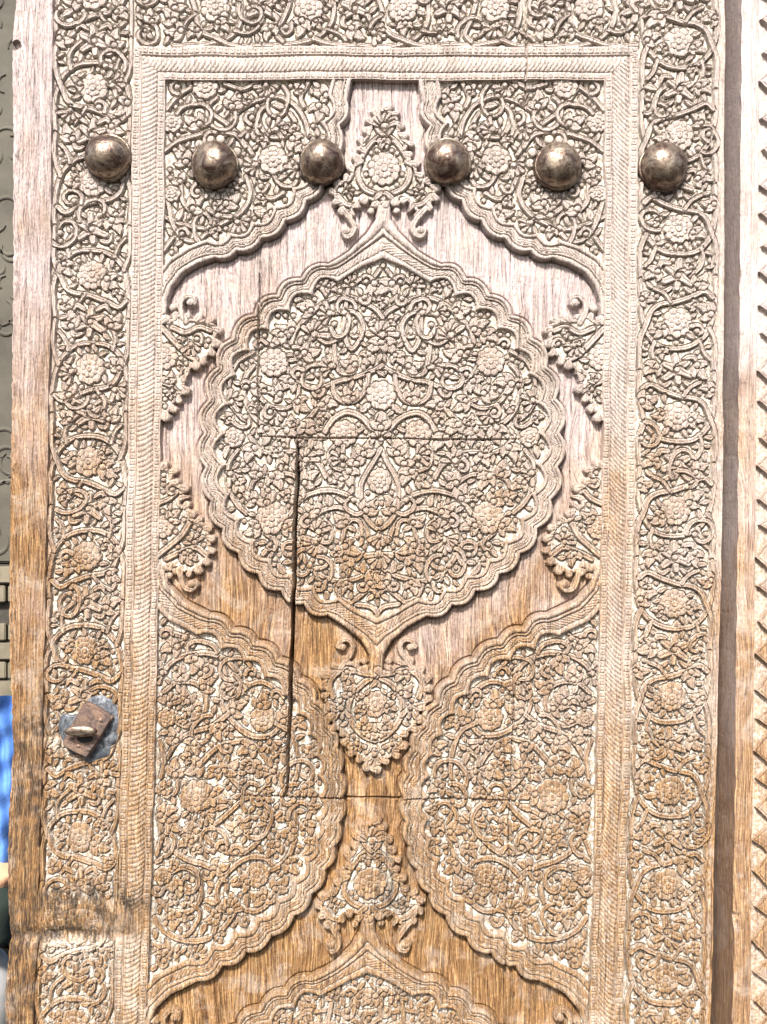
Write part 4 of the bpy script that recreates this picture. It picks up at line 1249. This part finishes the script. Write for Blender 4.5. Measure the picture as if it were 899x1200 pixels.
def at_depth(px, dep):            # where a photo x stands on a plane dep metres behind the door
    return (px - CX) * MM * (DIST * MM + dep) / (DIST * MM)
DW = .30
k_ = (DIST * MM + DW) / (DIST * MM)
zt = lambda py: -(py - CY) * MM * k_
wall = box_obj('side_wall', at_depth(-190, DW), at_depth(30, DW), zt(660), zt(-60), DW, DW + .06, M_PLASTER, kind='structure')
# the carved arabesque that covers the wall behind, shallow relief
rs = random.Random(3)
bm = bmesh.new()
for _ in range(150):
    cx_, cz_ = rs.uniform(at_depth(-150, DW), at_depth(22, DW)), rs.uniform(zt(640), zt(-50)); a0 = rs.uniform(0, 6.28); rad = rs.uniform(.008, .02)
    prev = None
    for k in range(9):
        a = a0 + k * .35; wd = .0035 * math.sin((k + .6) / 9.2 * math.pi) + .0006
        ring_ = [bm.verts.new((cx_ + (rad + s * wd) * math.cos(a), DW - d_, cz_ + (rad + s * wd) * math.sin(a))) for s, d_ in ((-1, -.001), (-.5, .002), (.5, .002), (1, -.001))]
        if prev:
            for u_ in range(3): bm.faces.new((prev[u_], prev[u_ + 1], ring_[u_ + 1], ring_[u_]))
        prev = ring_
bmesh.ops.recalc_face_normals(bm, faces=bm.faces)
bm_obj('wall_relief', bm, M_PLASTER, wall, kind='stuff')
mort = box_obj('brick_wall', at_depth(-190, DW), at_depth(28, DW), zt(1260), zt(662), DW + .004, DW + .06, M_MORTAR, bev=.001, kind='structure')
rowh = 22.5; r = 0; y_ = 664.0
while y_ < 1255:
    xo = -190 + (18 if r % 2 else 0)
    while xo < 20:
        if not (r in (2, ) and xo > -30) and xo > -120:
            box_obj('brick', at_depth(xo, DW), at_depth(xo + 42, DW), zt(y_ + rowh - 3), zt(y_), DW - .008 + rs.uniform(-.002, .002), DW + .02, M_BRICK, mort, .0015)
        xo += 45
    y_ += rowh; r += 1

def cloth():
    bm = bmesh.new(); nx, nz = 50, 110; rows = []
    for k in range(nz + 1):
        row = []; y = 824 + 196 * k / nz
        for i in range(nx + 1):
            x = -95 + 112 * i / nx + 2.0 * math.sin(y * .05)
            d = .19 + .008 * math.sin(x * .16 + y * .018) + .004 * math.sin(x * .41 - y * .05) + .003 * math.sin(y * .16 + x * .08) + .00002 * (x + 40) ** 2
            kk = (DIST * MM + .19) / (DIST * MM)
            top = 6 * math.sin(x * .08) if k == 0 else 0
            row.append(bm.verts.new(((x - CX) * MM * kk, d, -(y + top - CY) * MM * kk)))
        rows.append(row)
    for a, b in zip(rows, rows[1:]):
        for i in range(nx): bm.faces.new((a[i], b[i], b[i + 1], a[i + 1]))
    bmesh.ops.recalc_face_normals(bm, faces=bm.faces)
    return bm
bm_obj('hanging_cloth', cloth(), M_BLUE, label='bright blue folded cloth behind the left edge of the door', category='cloth')
def bag(name, x0, x1, y0, y1, dep, mat, **p):
    bm = bmesh.new(); bmesh.ops.create_uvsphere(bm, u_segments=28, v_segments=20, radius=1)
    kk = (DIST * MM + dep) / (DIST * MM)
    for v in bm.verts:
        s = lambda q, e: math.copysign(abs(q) ** e, q)
        v.co = (((x0 + x1) / 2 - CX + s(v.co.x, .6) * (x1 - x0) / 2 + 1.4 * math.sin(v.co.z * 9)) * MM * kk, dep + v.co.y * .05, (-((y0 + y1) / 2 - CY) + s(v.co.z, .6) * (y1 - y0) / 2 + 1.5 * math.sin(v.co.x * 7)) * MM * kk)
    return bm_obj(name, bm, mat, **p)
bag('folded_cloth', -90, 16, 1014, 1046, .20, M_SKIN, label='orange-tan cloth edge under the blue cloth, left of the door', category='textile')
bag('dark_bag', -90, 15, 1034, 1116, .18, M_DARK, label='dark green bag below the orange-tan cloth, left of the door', category='bag')
M_FLOOR = plain_mat('grey_ground', (.22, .22, .21, 1), (.34, .33, .32, 1), 14)
bag('grey_stone', -110, 14, 1112, 1262, .2, M_FLOOR, label='pale grey stone block at the bottom, left of the door', category='stone')
